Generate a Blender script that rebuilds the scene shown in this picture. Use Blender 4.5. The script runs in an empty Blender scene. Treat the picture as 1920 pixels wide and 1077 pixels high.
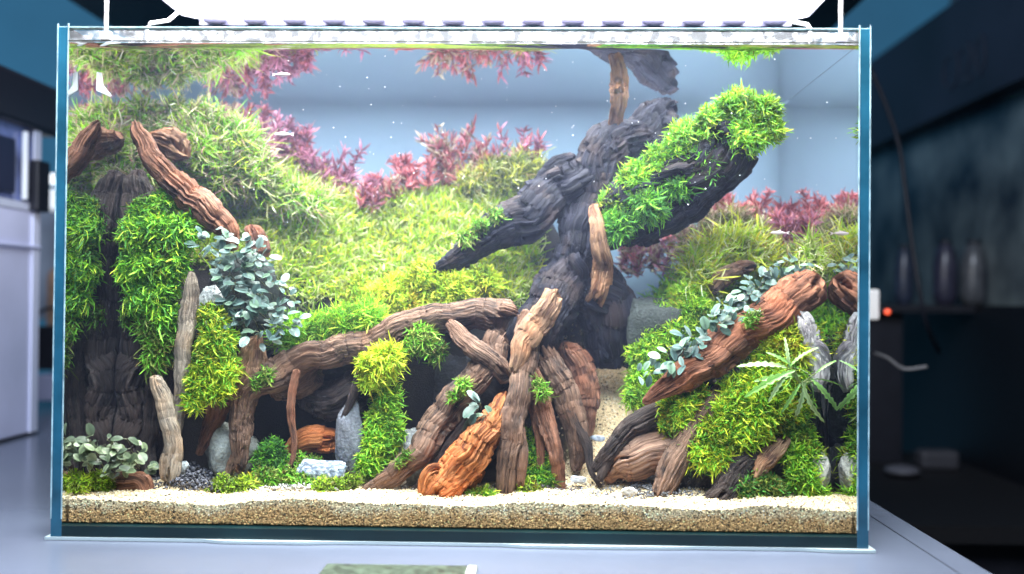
import bpy, math, random
import numpy as np
from mathutils import Vector, Matrix
rng = np.random.default_rng(7); random.seed(7)
SC = bpy.context.scene; COL = SC.collection

# ------------------------------------------------------------------ camera
F_PX = 1900.0
CAM = np.array([0.08838, -1.12962, 0.27511]); YAW, PITCH, ROLL = -0.02465, 0.01228, 0.00894
FWD = np.array([math.sin(YAW)*math.cos(PITCH), math.cos(YAW)*math.cos(PITCH), math.sin(PITCH)])
_r = np.array([math.cos(YAW), -math.sin(YAW), 0.0]); _u = np.cross(_r, FWD)
RGT = math.cos(ROLL)*_r + math.sin(ROLL)*_u; UP = -math.sin(ROLL)*_r + math.cos(ROLL)*_u
cd = bpy.data.cameras.new('camera'); cam = bpy.data.objects.new('camera', cd); COL.objects.link(cam)
cam.matrix_world = Matrix(((RGT[0], UP[0], -FWD[0], CAM[0]), (RGT[1], UP[1], -FWD[1], CAM[1]), (RGT[2], UP[2], -FWD[2], CAM[2]), (0, 0, 0, 1)))
cd.sensor_width = 36; cd.lens = 36*F_PX/1920; cd.clip_start = 0.01; cd.clip_end = 50
cd.dof.use_dof = True; cd.dof.focus_distance = 1.23; cd.dof.aperture_fstop = 2.1
SC.camera = cam
# ------------------------------------------------------------------ world, light, exposure
w = bpy.data.worlds.new('World'); SC.world = w; w.use_nodes = True
bg = w.node_tree.nodes['Background']; bg.inputs[0].default_value = (0.35, 0.55, 0.85, 1); bg.inputs[1].default_value = 0.12
SC.view_settings.view_transform = 'Standard'; SC.view_settings.look = 'None'; SC.view_settings.exposure = 0.12; SC.view_settings.gamma = 1
SC.cycles.use_denoising = True; SC.cycles.max_bounces = 8; SC.cycles.transparent_max_bounces = 24; SC.cycles.volume_bounces = 1
SC.cycles.glossy_bounces = 5; SC.cycles.diffuse_bounces = 3; SC.cycles.caustics_reflective = False; SC.cycles.caustics_refractive = False
SC.cycles.sample_clamp_indirect = 4.0
def area(name, loc, look, sx, sy, power, colr):
    l = bpy.data.lights.new(name, 'AREA'); l.shape = 'RECTANGLE'; l.size = sx; l.size_y = sy; l.energy = power; l.color = colr
    o = bpy.data.objects.new(name, l); COL.objects.link(o); o.location = loc
    o.rotation_euler = (Vector(look)-Vector(loc)).to_track_quat('-Z', 'Y').to_euler(); return o
area('room_fill_light', (-0.1, -1.2, 1.9), (-1.4, 1.6, 0.2), 1.2, 0.8, 80, (0.78, 0.86, 1.0))  # unseen fill lamp, added to brighten the left tank and the room
LAMP_E = 27.0

# ------------------------------------------------------------------ helpers
def P(px, py, Y):
    d = FWD + (px-960)/F_PX*RGT + (538.5-py)/F_PX*UP
    return CAM + d*((Y-CAM[1])/d[1])
def S(Y): return (Y-CAM[1])/F_PX
def proj(p):
    d = np.asarray(p)-CAM; z = d@FWD
    return np.stack([960+F_PX*(d@RGT)/z, 538.5-F_PX*(d@UP)/z], -1)
def sst(a, b, x):
    t = np.clip((x-a)/(b-a), 0, 1); return t*t*(3-2*t)
_perm = np.random.default_rng(3).random(65536)
def vnoise(p):
    p = np.asarray(p, float); i = np.floor(p).astype(np.int64); f = p-i; f = f*f*(3-2*f); out = 0
    for dx in (0, 1):
        for dy in (0, 1):
            for dz in (0, 1):
                h = ((i[..., 0]+dx)*73856093 ^ (i[..., 1]+dy)*19349663 ^ (i[..., 2]+dz)*83492791) & 65535
                wt = (f[..., 0] if dx else 1-f[..., 0])*(f[..., 1] if dy else 1-f[..., 1])*(f[..., 2] if dz else 1-f[..., 2])
                out = out + wt*_perm[h]
    return out*2-1
def fbm(p, n=4):
    p = np.asarray(p, float); o = 0; a = 1; s = 0
    for k in range(n): o = o+a*vnoise(p*(2**k)+17.3*k); s += a; a *= .5
    return o/s
def props(o, label=None, cat=None, group=None, kind=None):
    for k, v in (('label', label), ('category', cat), ('group', group), ('kind', kind)):
        if v: o[k] = v
    return o
def thing(name, loc, label, cat, group=None):
    o = bpy.data.objects.new(name, None); COL.objects.link(o); o.location = loc; o.empty_display_size = .01
    return props(o, label, cat, group)
def mesh_obj(name, V, Fc, mat, parent=None, smooth=False, col=None, wc=None, mats=None, fm=None):
    """one mesh object; V world coordinates"""
    V = np.asarray(V, float)
    if parent is not None: V = V-np.array(parent.location)
    me = bpy.data.meshes.new(name)
    if isinstance(Fc, np.ndarray):
        k = Fc.shape[1]; me.vertices.add(len(V)); me.vertices.foreach_set('co', V.ravel())
        me.loops.add(Fc.size); me.loops.foreach_set('vertex_index', Fc.ravel().astype(np.int32))
        me.polygons.add(len(Fc)); me.polygons.foreach_set('loop_start', (np.arange(len(Fc))*k).astype(np.int32)); me.update(calc_edges=True)
    else:
        me.from_pydata([tuple(v) for v in V], [], [tuple(int(i) for i in f) for f in Fc])
    for m in (mats or [mat]): me.materials.append(m)
    if fm is not None: me.polygons.foreach_set('material_index', np.asarray(fm, np.int32))
    if smooth: me.polygons.foreach_set('use_smooth', np.ones(len(me.polygons), bool))
    if col is not None:
        a = me.color_attributes.new('Col', 'FLOAT_COLOR', 'POINT'); c = np.ones((len(V), 4)); c[:, :3] = col; a.data.foreach_set('color', c.ravel())
    if wc is not None:
        a = me.attributes.new('wc', 'FLOAT_VECTOR', 'POINT'); a.data.foreach_set('vector', np.asarray(wc, float).ravel())
    me.update()
    o = bpy.data.objects.new(name, me); COL.objects.link(o)
    if parent is not None: o.parent = parent
    return o
class MB:
    def __init__(s): s.v = []; s.f = []; s.m = []
    def add(s, v, f, m=0):
        n = len(s.v); s.v += [tuple(map(float, x)) for x in v]; s.f += [tuple(n+i for i in q) for q in f]; s.m += [m]*len(f); return s
    def box(s, a, b, m=0, ms=None):
        (x0, y0, z0), (x1, y1, z1) = a, b
        v = [(x0, y0, z0), (x1, y0, z0), (x1, y1, z0), (x0, y1, z0), (x0, y0, z1), (x1, y0, z1), (x1, y1, z1), (x0, y1, z1)]
        f = [(0, 3, 2, 1), (4, 5, 6, 7), (0, 1, 5, 4), (1, 2, 6, 5), (2, 3, 7, 6), (3, 0, 4, 7)]   # bottom top front right back left
        n = len(s.v); s.v += v; s.f += [tuple(n+i for i in q) for q in f]; s.m += (ms or [m]*6); return s
    def tube(s, pts, r, n=8, m=0):
        pts = [np.array(p, float) for p in pts]; k = len(pts); rr = r if hasattr(r, '__len__') else [r]*k; v = []; f = []
        up = np.array([.13, .21, 1.0])
        for i, p in enumerate(pts):
            t = pts[min(i+1, k-1)]-pts[max(i-1, 0)]; t /= np.linalg.norm(t)+1e-12
            a = np.cross(t, up); a /= np.linalg.norm(a)+1e-12; b = np.cross(t, a)
            v += [p+rr[i]*(math.cos(j*2*math.pi/n)*a+math.sin(j*2*math.pi/n)*b) for j in range(n)]
        for i in range(k-1):
            for j in range(n): f.append((i*n+j, i*n+(j+1) % n, (i+1)*n+(j+1) % n, (i+1)*n+j))
        f.append(tuple(range(n))[::-1]); f.append(tuple((k-1)*n+j for j in range(n)))
        return s.add(v, f, m)
    def ell(s, c, r, n=12, k=8, m=0, zmin=-1):
        v = []; f = []
        for i in range(k+1):
            ph = -math.pi/2+math.pi*i/k
            for j in range(n):
                th = 2*math.pi*j/n; v.append((c[0]+r[0]*math.cos(ph)*math.cos(th), c[1]+r[1]*math.cos(ph)*math.sin(th), c[2]+r[2]*max(math.sin(ph), zmin)))
        for i in range(k):
            for j in range(n): f.append((i*n+j, i*n+(j+1) % n, (i+1)*n+(j+1) % n, (i+1)*n+j))
        return s.add(v, f, m)
    def build(s, name, mat, parent=None, smooth=False, mats=None, bev=0):
        o = mesh_obj(name, s.v, s.f, mat, parent, smooth, mats=mats, fm=s.m)
        if bev:
            b = o.modifiers.new('bevel', 'BEVEL'); b.width = bev; b.segments = 2; b.limit_method = 'ANGLE'
        return o
# ------------------------------------------------------------------ materials
def newmat(name):
    m = bpy.data.materials.new(name); m.use_nodes = True; nt = m.node_tree; nt.nodes.clear()
    out = nt.nodes.new('ShaderNodeOutputMaterial'); return m, nt, out
def N(nt, t, **kw):
    n = nt.nodes.new(t)
    for k, v in kw.items():
        if k.startswith('_'): setattr(n, k[1:], v)
        else: n.inputs[k.replace('__', ' ')].default_value = v
    return n
def pbr(name, c, rough=.5, metal=0, noise=0, nscale=30, bump=0, bscale=60, coat=0, emis=None, alpha=1):
    m, nt, out = newmat(name); p = N(nt, 'ShaderNodeBsdfPrincipled'); nt.links.new(p.outputs[0], out.inputs[0])
    p.inputs['Base Color'].default_value = (*c, 1); p.inputs['Roughness'].default_value = rough; p.inputs['Metallic'].default_value = metal
    p.inputs['Coat Weight'].default_value = coat
    if emis: p.inputs['Emission Color'].default_value = (*emis[0], 1); p.inputs['Emission Strength'].default_value = emis[1]
    tc = N(nt, 'ShaderNodeTexCoord')
    if noise:
        nz = N(nt, 'ShaderNodeTexNoise'); nz.inputs['Scale'].default_value = nscale; nz.inputs['Detail'].default_value = 6; nt.links.new(tc.outputs['Object'], nz.inputs['Vector'])
        mr = N(nt, 'ShaderNodeMapRange'); mr.inputs['From Min'].default_value = .3; mr.inputs['From Max'].default_value = .7
        mr.inputs['To Min'].default_value = 1-noise; mr.inputs['To Max'].default_value = 1+noise; nt.links.new(nz.outputs[0], mr.inputs[0])
        mx = N(nt, 'ShaderNodeVectorMath', _operation='SCALE'); mx.inputs[0].default_value = c; nt.links.new(mr.outputs[0], mx.inputs['Scale']); nt.links.new(mx.outputs[0], p.inputs['Base Color'])
    if bump:
        nz = N(nt, 'ShaderNodeTexNoise'); nz.inputs['Scale'].default_value = bscale; nz.inputs['Detail'].default_value = 8; nt.links.new(tc.outputs['Object'], nz.inputs['Vector'])
        b = N(nt, 'ShaderNodeBump'); b.inputs['Strength'].default_value = bump; b.inputs['Distance'].default_value = .01; nt.links.new(nz.outputs[0], b.inputs['Height']); nt.links.new(b.outputs[0], p.inputs['Normal'])
    return m
def wood_mat(name, dark, light, bump=.9, patch=None, spec=.35, cutoff=.5):
    m, nt, out = newmat(name); p = N(nt, 'ShaderNodeBsdfPrincipled'); L = nt.links.new; L(p.outputs[0], out.inputs[0])
    at = N(nt, 'ShaderNodeAttribute', _attribute_name='wc')
    mp = N(nt, 'ShaderNodeMapping'); mp.inputs['Scale'].default_value = (1, 1, .09); L(at.outputs['Vector'], mp.inputs[0])
    n1 = N(nt, 'ShaderNodeTexNoise'); n1.inputs['Scale'].default_value = 260; n1.inputs['Detail'].default_value = 7; n1.inputs['Roughness'].default_value = .7; n1.inputs['Distortion'].default_value = .9; L(mp.outputs[0], n1.inputs['Vector'])
    n2 = N(nt, 'ShaderNodeTexNoise'); n2.inputs['Scale'].default_value = 55; n2.inputs['Detail'].default_value = 5; L(at.outputs['Vector'], n2.inputs['Vector'])
    mix = N(nt, 'ShaderNodeMath', _operation='MULTIPLY_ADD'); L(n1.outputs[0], mix.inputs[0]); mix.inputs[1].default_value = .65; 
    m2 = N(nt, 'ShaderNodeMath', _operation='MULTIPLY'); L(n2.outputs[0], m2.inputs[0]); m2.inputs[1].default_value = .35; L(m2.outputs[0], mix.inputs[2])
    cr = N(nt, 'ShaderNodeValToRGB'); L(mix.outputs[0], cr.inputs[0]); e = cr.color_ramp.elements
    e[0].position = .40; e[0].color = (*dark, 1); e[1].position = .60; e[1].color = (*light, 1)
    mid = cr.color_ramp.elements.new(cutoff); mid.color = (*[d*.45+l*.55 for d, l in zip(dark, light)], 1)
    col = cr.outputs[0]
    patch = patch or tuple(min(.8, (d*1.6+l*.55)*k) for d, l, k in zip(dark, light, (1.15, .95, .75)))
    if patch:
        n3 = N(nt, 'ShaderNodeTexNoise'); n3.inputs['Scale'].default_value = 28; n3.inputs['Detail'].default_value = 3; L(at.outputs['Vector'], n3.inputs['Vector'])
        c2 = N(nt, 'ShaderNodeValToRGB'); L(n3.outputs[0], c2.inputs[0]); c2.color_ramp.elements[0].position = .50; c2.color_ramp.elements[1].position = .66; c2.color_ramp.elements[1].color = (.7, .7, .7, 1)
        mx = N(nt, 'ShaderNodeMix', _data_type='RGBA'); L(c2.outputs[0], mx.inputs[0]); L(col, mx.inputs[6]); mx.inputs[7].default_value = (*patch, 1); col = mx.outputs[2]
    L(col, p.inputs['Base Color']); p.inputs['Roughness'].default_value = .55; p.inputs['Specular IOR Level'].default_value = spec
    b = N(nt, 'ShaderNodeBump'); b.inputs['Strength'].default_value = bump; b.inputs['Distance'].default_value = .012; L(mix.outputs[0], b.inputs['Height']); L(b.outputs[0], p.inputs['Normal'])
    return m
def leaf_mat(name, trans=.3, rough=.45):
    m, nt, out = newmat(name); L = nt.links.new; at = N(nt, 'ShaderNodeAttribute', _attribute_name='Col')
    p = N(nt, 'ShaderNodeBsdfPrincipled'); p.inputs['Roughness'].default_value = rough; L(at.outputs['Color'], p.inputs['Base Color']); p.inputs['Specular IOR Level'].default_value = .4
    t = N(nt, 'ShaderNodeBsdfTranslucent'); L(at.outputs['Color'], t.inputs['Color'])
    mx = N(nt, 'ShaderNodeMixShader'); mx.inputs[0].default_value = trans; L(p.outputs[0], mx.inputs[1]); L(t.outputs[0], mx.inputs[2]); L(mx.outputs[0], out.inputs[0])
    return m
def col_mat(name, rough=.8, bump=.4, bscale=900, noise=.25):
    m, nt, out = newmat(name); L = nt.links.new; at = N(nt, 'ShaderNodeAttribute', _attribute_name='Col')
    p = N(nt, 'ShaderNodeBsdfPrincipled'); p.inputs['Roughness'].default_value = rough
    tc = N(nt, 'ShaderNodeTexCoord'); nz = N(nt, 'ShaderNodeTexNoise'); nz.inputs['Scale'].default_value = bscale; nz.inputs['Detail'].default_value = 3; L(tc.outputs['Object'], nz.inputs[0])
    mr = N(nt, 'ShaderNodeMapRange'); mr.inputs[1].default_value = .3; mr.inputs[2].default_value = .7; mr.inputs[3].default_value = 1-noise; mr.inputs[4].default_value = 1+noise; L(nz.outputs[0], mr.inputs[0])
    s = N(nt, 'ShaderNodeVectorMath', _operation='SCALE'); L(at.outputs['Color'], s.inputs[0]); L(mr.outputs[0], s.inputs['Scale']); L(s.outputs[0], p.inputs['Base Color'])
    b = N(nt, 'ShaderNodeBump'); b.inputs['Strength'].default_value = bump; b.inputs['Distance'].default_value = .002; L(nz.outputs[0], b.inputs['Height']); L(b.outputs[0], p.inputs['Normal'])
    L(p.outputs[0], out.inputs[0]); return m
def fresnel_mat(name, ior, tint=(1, 1, 1), rough=0.0, bump=0, bscale=20):
    m, nt, out = newmat(name); L = nt.links.new; fr = N(nt, 'ShaderNodeFresnel'); fr.inputs[0].default_value = ior
    t = N(nt, 'ShaderNodeBsdfTransparent'); t.inputs[0].default_value = (*tint, 1); g = N(nt, 'ShaderNodeBsdfGlossy'); g.inputs['Roughness'].default_value = rough; g.inputs[0].default_value = (*[min(1, x*.97) for x in tint], 1)
    mx = N(nt, 'ShaderNodeMixShader'); L(fr.outputs[0], mx.inputs[0]); L(t.outputs[0], mx.inputs[1]); L(g.outputs[0], mx.inputs[2]); L(mx.outputs[0], out.inputs[0])
    if bump:
        tc = N(nt, 'ShaderNodeTexCoord'); nz = N(nt, 'ShaderNodeTexNoise'); nz.inputs['Scale'].default_value = bscale; nz.inputs['Detail'].default_value = 2; L(tc.outputs['Object'], nz.inputs[0])
        b = N(nt, 'ShaderNodeBump'); b.inputs['Strength'].default_value = bump; b.inputs['Distance'].default_value = .002; L(nz.outputs[0], b.inputs['Height']); L(b.outputs[0], g.inputs['Normal'])
    return m
def clear_mat(name, c=(.97, .99, .98)):
    m, nt, out = newmat(name); t = N(nt, 'ShaderNodeBsdfTransparent'); t.inputs[0].default_value = (*c, 1); nt.links.new(t.outputs[0], out.inputs[0]); return m
M_leaf = leaf_mat('leaf'); M_moss = leaf_mat('moss_frond', .35, .6); M_core = col_mat('moss_cushion', .9, .8, 260, .5)
M_clear = clear_mat('clear_glass'); M_edge = pbr('green_glass_edge', (.015, .10, .17), .2, noise=.45, nscale=14, coat=.5)
M_edgeD = pbr('dark_glass_edge', (.003, .018, .022), .3, noise=.4, nscale=10)
M_arris = pbr('polished_arris', (.30, .46, .52), .2, noise=.5, nscale=60)
M_sideout = fresnel_mat('side_glass_outer', 1.333)
M_surf = fresnel_mat('water_surface', 1.333, bump=.12, bscale=14)
M_black = pbr('black_plastic', (.012, .013, .02), .45, noise=.2)
M_white = pbr('white_plastic', (.75, .78, .82), .35, noise=.05)
WD = {
 'dark': wood_mat('wet_dark_driftwood', (.002, .003, .010), (.026, .028, .052), 1.0, spec=.3, patch=(.055, .034, .03)),
 'shade': wood_mat('dark_brown_driftwood', (.006, .005, .007), (.075, .052, .048), .9),
 'grey': wood_mat('grey_brown_driftwood', (.018, .010, .010), (.27, .155, .105), .9),
 'brown': wood_mat('brown_driftwood', (.035, .012, .009), (.33, .145, .085), .9),
 'red': wood_mat('reddish_driftwood', (.06, .018, .012), (.50, .20, .11), 1.0),
 'orange': wood_mat('orange_driftwood', (.14, .03, .01), (.80, .30, .10), 1.0),
 'tan': wood_mat('tan_driftwood', (.10, .045, .03), (.46, .27, .16), .9),
 'pink': wood_mat('pinkish_driftwood', (.15, .075, .05), (.46, .28, .20), .6),
 'pale': wood_mat('pale_driftwood', (.13, .10, .08), (.46, .37, .29), .8),
 'white': wood_mat('bleached_driftwood', (.30, .26, .28), (.68, .64, .64), .9, patch=(.04, .035, .05)),
}
# ------------------------------------------------------------------ tank constants
W2, H, T, D, HW = .456, .5786, .0125, .376, .5615   # D: inner face of the back pane
XI = W2-T
# ---- aquarium
tank = thing('aquarium', (0, 0, .004), 'rimless glass aquarium with teal glass edges filled with water and driftwood', 'aquarium')
MB().box((-W2+T, 0, .004+T), (W2-T, T-.0005, H), ms=[0, 0, 0, 0, 0, 0]).build('front_pane', M_clear, tank)
for sx in (-1, 1):
    x0, x1 = (-W2, -W2+T) if sx < 0 else (W2-T, W2)
    outer = 5 if sx < 0 else 3
    ms = [1, 3, 1, 0, 0, 0]; ms[3 if sx < 0 else 5] = 2
    mb_ = MB().box((x0, 0, .004), (x1, D+T, H), ms=ms); ii = 3 if sx < 0 else 5; mb_.f[ii] = mb_.f[ii][::-1]
    so = mb_.build('side_pane', None, tank, mats=[M_clear, M_edge, M_sideout, M_arris])
    MB().box((x0-.0004, -.0006, .02), (x0+.0009, .0002, H), 0).build('polished_edge', M_arris, so)
    MB().box((x1-.0009, -.0006, .02), (x1+.0004, .0002, H), 0).build('polished_edge', M_arris, so)
MB().box((-W2+T+.0002, D+.0015, .004+T), (W2-T-.0002, D+T, H), ms=[0]*6).build('back_pane', M_clear, tank)
M_film = pbr('frosted_blue_film', (.225, .36, .52), .75, noise=.04, nscale=3)
MB().box((-XI, D+.0004, .017), (XI, D+.0012, H-.004)).build('backdrop_film', M_film, tank)
MB().box((-W2+T+.0002, .0002, .004), (W2-T-.0002, D+T, .004+T-.0003)).build('bottom_pane', M_edgeD, tank)
# rims catch the light
MB().box((-W2+.0001, .001, H), (W2-.0001, T-.002, H+.0012)).build('top_rim', M_arris, tank)
MB().box((-XI, D+.002, H), (XI, D+T-.001, H+.0010)).build('top_rim', M_arris, tank)
# condensation on the dry glass above the waterline
m, nt, out = newmat('condensation'); L = nt.links.new
tc = N(nt, 'ShaderNodeTexCoord'); nz = N(nt, 'ShaderNodeTexNoise'); nz.inputs['Scale'].default_value = 90; nz.inputs['Detail'].default_value = 5; L(tc.outputs['Object'], nz.inputs[0])
cr = N(nt, 'ShaderNodeMapRange'); cr.inputs[1].default_value = .42; cr.inputs[2].default_value = .66; cr.inputs[3].default_value = .05; cr.inputs[4].default_value = .30; L(nz.outputs[0], cr.inputs[0])
tr = N(nt, 'ShaderNodeBsdfTransparent'); tl = N(nt, 'ShaderNodeBsdfTranslucent'); tl.inputs[0].default_value = (.85, .88, 1, 1)
mx = N(nt, 'ShaderNodeMixShader'); L(cr.outputs[0], mx.inputs[0]); L(tr.outputs[0], mx.inputs[1]); L(tl.outputs[0], mx.inputs[2]); L(mx.outputs[0], out.inputs[0])
M_cond = m
MB().box((-XI, T+.0004, HW+.003), (XI, T+.0009, H-.0005)).build('condensation', M_cond, tank)
# dark line of the meniscus, painted as a strip on the front glass
m, nt, out = newmat('meniscus_water'); g = N(nt, 'ShaderNodeBsdfGlass'); g.inputs['IOR'].default_value = 1.33; g.inputs[0].default_value = (.75, .8, .6, 1); nt.links.new(g.outputs[0], out.inputs[0])
M_gl = m
MB().box((-XI, -.0006, HW+.0008), (XI, -.0001, HW+.0022)).build('waterline_shade', pbr('waterline_dark', (.03, .035, .03), .3), tank)
# ---- water
def water_surface():
    nx, ny = 140, 60
    X, Y = np.meshgrid(np.linspace(-XI+.0003, XI-.0003, nx), np.linspace(T+.0008, D+.00035, ny))
    Z = HW+.0035*np.exp(-(Y-T)/.004)
    V = np.stack([X, Y, Z], -1).reshape(-1, 3); i = np.arange(nx*ny).reshape(ny, nx)
    Fq = np.stack([i[:-1, :-1], i[:-1, 1:], i[1:, 1:], i[1:, :-1]], -1).reshape(-1, 4)
    o = mesh_obj('water_surface', V, Fq, M_surf, smooth=True); o['kind'] = 'structure'; return o
water_surface()
m, nt, out = newmat('water_volume'); pv = N(nt, 'ShaderNodeVolumePrincipled'); pv.inputs['Color'].default_value = (.52, .62, 1, 1); pv.inputs['Density'].default_value = .15; pv.inputs['Anisotropy'].default_value = .2
nt.links.new(pv.outputs[0], out.inputs['Volume'])
o = MB().box((-XI+.0002, T+.0002, .017), (XI-.0002, D-.0001, HW-.0005)).build('water', m); o['kind'] = 'structure'
# ------------------------------------------------------------------ lamp
def LED():
    x0, x1, y0, y1, z = -.415, .462, -.17, .30, .668
    t = thing('aquarium_light', ((x0+x1)/2, .13, z), 'long white LED light panel glowing above the aquarium, held by thin metal legs', 'lamp')
    m, nt, out = newmat('led_diffuser'); e = N(nt, 'ShaderNodeEmission'); e.inputs[0].default_value = (1, .98, .965, 1); e.inputs[1].default_value = LAMP_E; nt.links.new(e.outputs[0], out.inputs[0])
    b = MB(); r = .02
    ring = lambda z_, ins: [(x0+r*.2+ins, y0+ins, z_), (x1-r*.2-ins, y0+ins, z_), (x1-ins, y0+r+ins, z_), (x1-ins, y1-r-ins, z_), (x1-r-ins, y1-ins, z_), (x0+r+ins, y1-ins, z_), (x0+ins, y1-r-ins, z_), (x0+ins, y0+r+ins, z_)]
    A, B_, C_ = ring(z+.003, 0), ring(z+.03, 0), ring(z+.03, 0)
    n = 8; v = A+B_; f = [tuple(range(n, 2*n))]+[(i, (i+1) % n, n+(i+1) % n, n+i) for i in range(n)]
    b.add(v, f); b.build('housing', pbr('lamp_aluminium', (.62, .64, .75), .3, .3), t)
    MB().add(ring(z+.0025, .004), [tuple(range(n))[::-1]]).build('diffuser', m, t)
    lm = pbr('led_lens', (.12, .12, .2), .25)
    for k in range(15):
        cx = x0+.045+k*(x1-x0-.09)/14
        MB().ell((cx, y1-.012, z+.0), (.018, .010, .008), 14, 6).build('led_lens', lm, t, True)
    MB().box((x0+.02, y1-.003, z-.006), (x1-.02, y1+.002, z+.004)).build('trim_strip', lm, t)
    mm = pbr('brushed_leg', (.8, .8, .85), .25, .5)
    for px, Y, kx in ((205, .004, 1), (1572, .004, -1)):
        p = P(px, 60, Y)
        MB().tube([(p[0], -.005, .567), (p[0], -.005, .60), (p[0], -.005, .66), (p[0]+kx*.004, -.004, .70), (p[0]+kx*.03, .03, .703)], .0024).box((p[0]-.006, -.008, .563), (p[0]+.006, -.001, .572)).build('leg', mm, t)
    for px, kx in ((275, 1), (1520, -1)):
        p = P(px, 70, .016)
        MB().tube([(p[0], .0165, .566), (p[0], .0165, .582), (p[0]+kx*.003, .018, .588), (p[0]+kx*.012, .05, .60), (p[0]+kx*.02, .15, .665)], .0024).build('leg', mm, t)
LED()
# ------------------------------------------------------------------ terrain
RP = np.array([(100, 250), (250, 240), (350, 235), (430, 235), (500, 265), (560, 300), (640, 350), (700, 375), (760, 350), (850, 345), (950, 350), (1020, 370), (1060, 450), (1110, 640), (1150, 690), (1190, 600), (1250, 520), (1320, 460), (1400, 450), (1480, 460), (1700, 470)], float)
_RX = CAM[0]+(RP[:, 0]-1007)*1.45/F_PX; _RZ = CAM[2]+(562-RP[:, 1])*1.45/F_PX-.012
def hill(X, Y):
    zf = .044+.05*np.clip(Y-.1, 0, 1)+.0075*fbm(np.stack([X*11, Y*14, X*0], -1), 3)
    R = np.interp(X, _RX, _RZ)
    g = .58*sst(.185, .235, Y+.012*vnoise(np.stack([X*18, Y*0, X*0+4], -1)))+.42*sst(.21, .345, Y)
    z = zf+(R-zf)*g+.006*fbm(np.stack([X*40, Y*40, X*0+9], -1), 3)*sst(.16, .22, Y)
    xc = .150+.055*sst(.10, .34, Y); wd = .037+.03*sst(.2, .1, Y)
    pw = np.exp(-np.clip(np.abs((X-xc)/wd), 0, 4)**4)
    zp = .044+.0075*fbm(np.stack([X*11, Y*14, X*0], -1), 3)+.145*sst(.10, .36, Y)
    z = z*(1-pw)+zp*pw+.0012*fbm(np.stack([X*220, Y*220, X*0], -1), 2)
    return z, pw
def terrain():
    nx, ny = 420, 170
    X, Y = np.meshgrid(np.linspace(-XI+.0004, XI-.0004, nx), np.linspace(T+.0024, D-.001, ny)); Z, pw = hill(X, Y)
    Z = Z-.0015*0
    sandm = np.clip(np.maximum(pw*1.3, sst(.155, .125, Y+.02*vnoise(np.stack([X*30, Y*30, X*0+2], -1)))), 0, 1)
    c_s = np.array([.78, .60, .37]); c_d = np.array([.014, .011, .012])
    C = c_s*sandm[..., None]+c_d*(1-sandm[..., None])
    V = np.stack([X, Y, Z], -1).reshape(-1, 3); C = C.reshape(-1, 3); i = np.arange(nx*ny).reshape(ny, nx)
    Fq = [np.stack([i[:-1, :-1], i[:-1, 1:], i[1:, 1:], i[1:, :-1]], -1).reshape(-1, 4)]
    # cut face seen through the front glass; brown darkened as grain gap shade
    k = 14; base = len(V); zz = np.linspace(.0168, 1, k)
    fz = []; fc = []
    for a in range(k):
        u = a/(k-1); z = .0168+(Z[0]-.0168)*u; fz.append(np.stack([X[0], X[0]*0+T+.0024, z], -1))
        lay = sst(.45, .9, u+.16*vnoise(np.stack([X[0]*17, X[0]*0, X[0]*0], -1))+.12*vnoise(np.stack([X[0]*75, X[0]*0+u*1.5, X[0]*0], -1)))
        low = np.array([.20, .12, .055]); mid = np.array([.30, .18, .08]); lo = low+(mid-low)*sst(0, .5, u); fc.append(lo*(1-lay[:, None])+c_s*lay[:, None])
    V = np.concatenate([V]+fz); C = np.concatenate([C]+fc); j = base+np.arange(k*nx).reshape(k, nx)
    Fq.append(np.stack([j[:-1, :-1], j[:-1, 1:], j[1:, 1:], j[1:, :-1]], -1).reshape(-1, 4))
    o = mesh_obj('substrate', V, np.concatenate(Fq), col_mat('sand_and_soil', .9, .8, 700, .35), smooth=True, col=C); o['kind'] = 'structure'
terrain()
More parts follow.
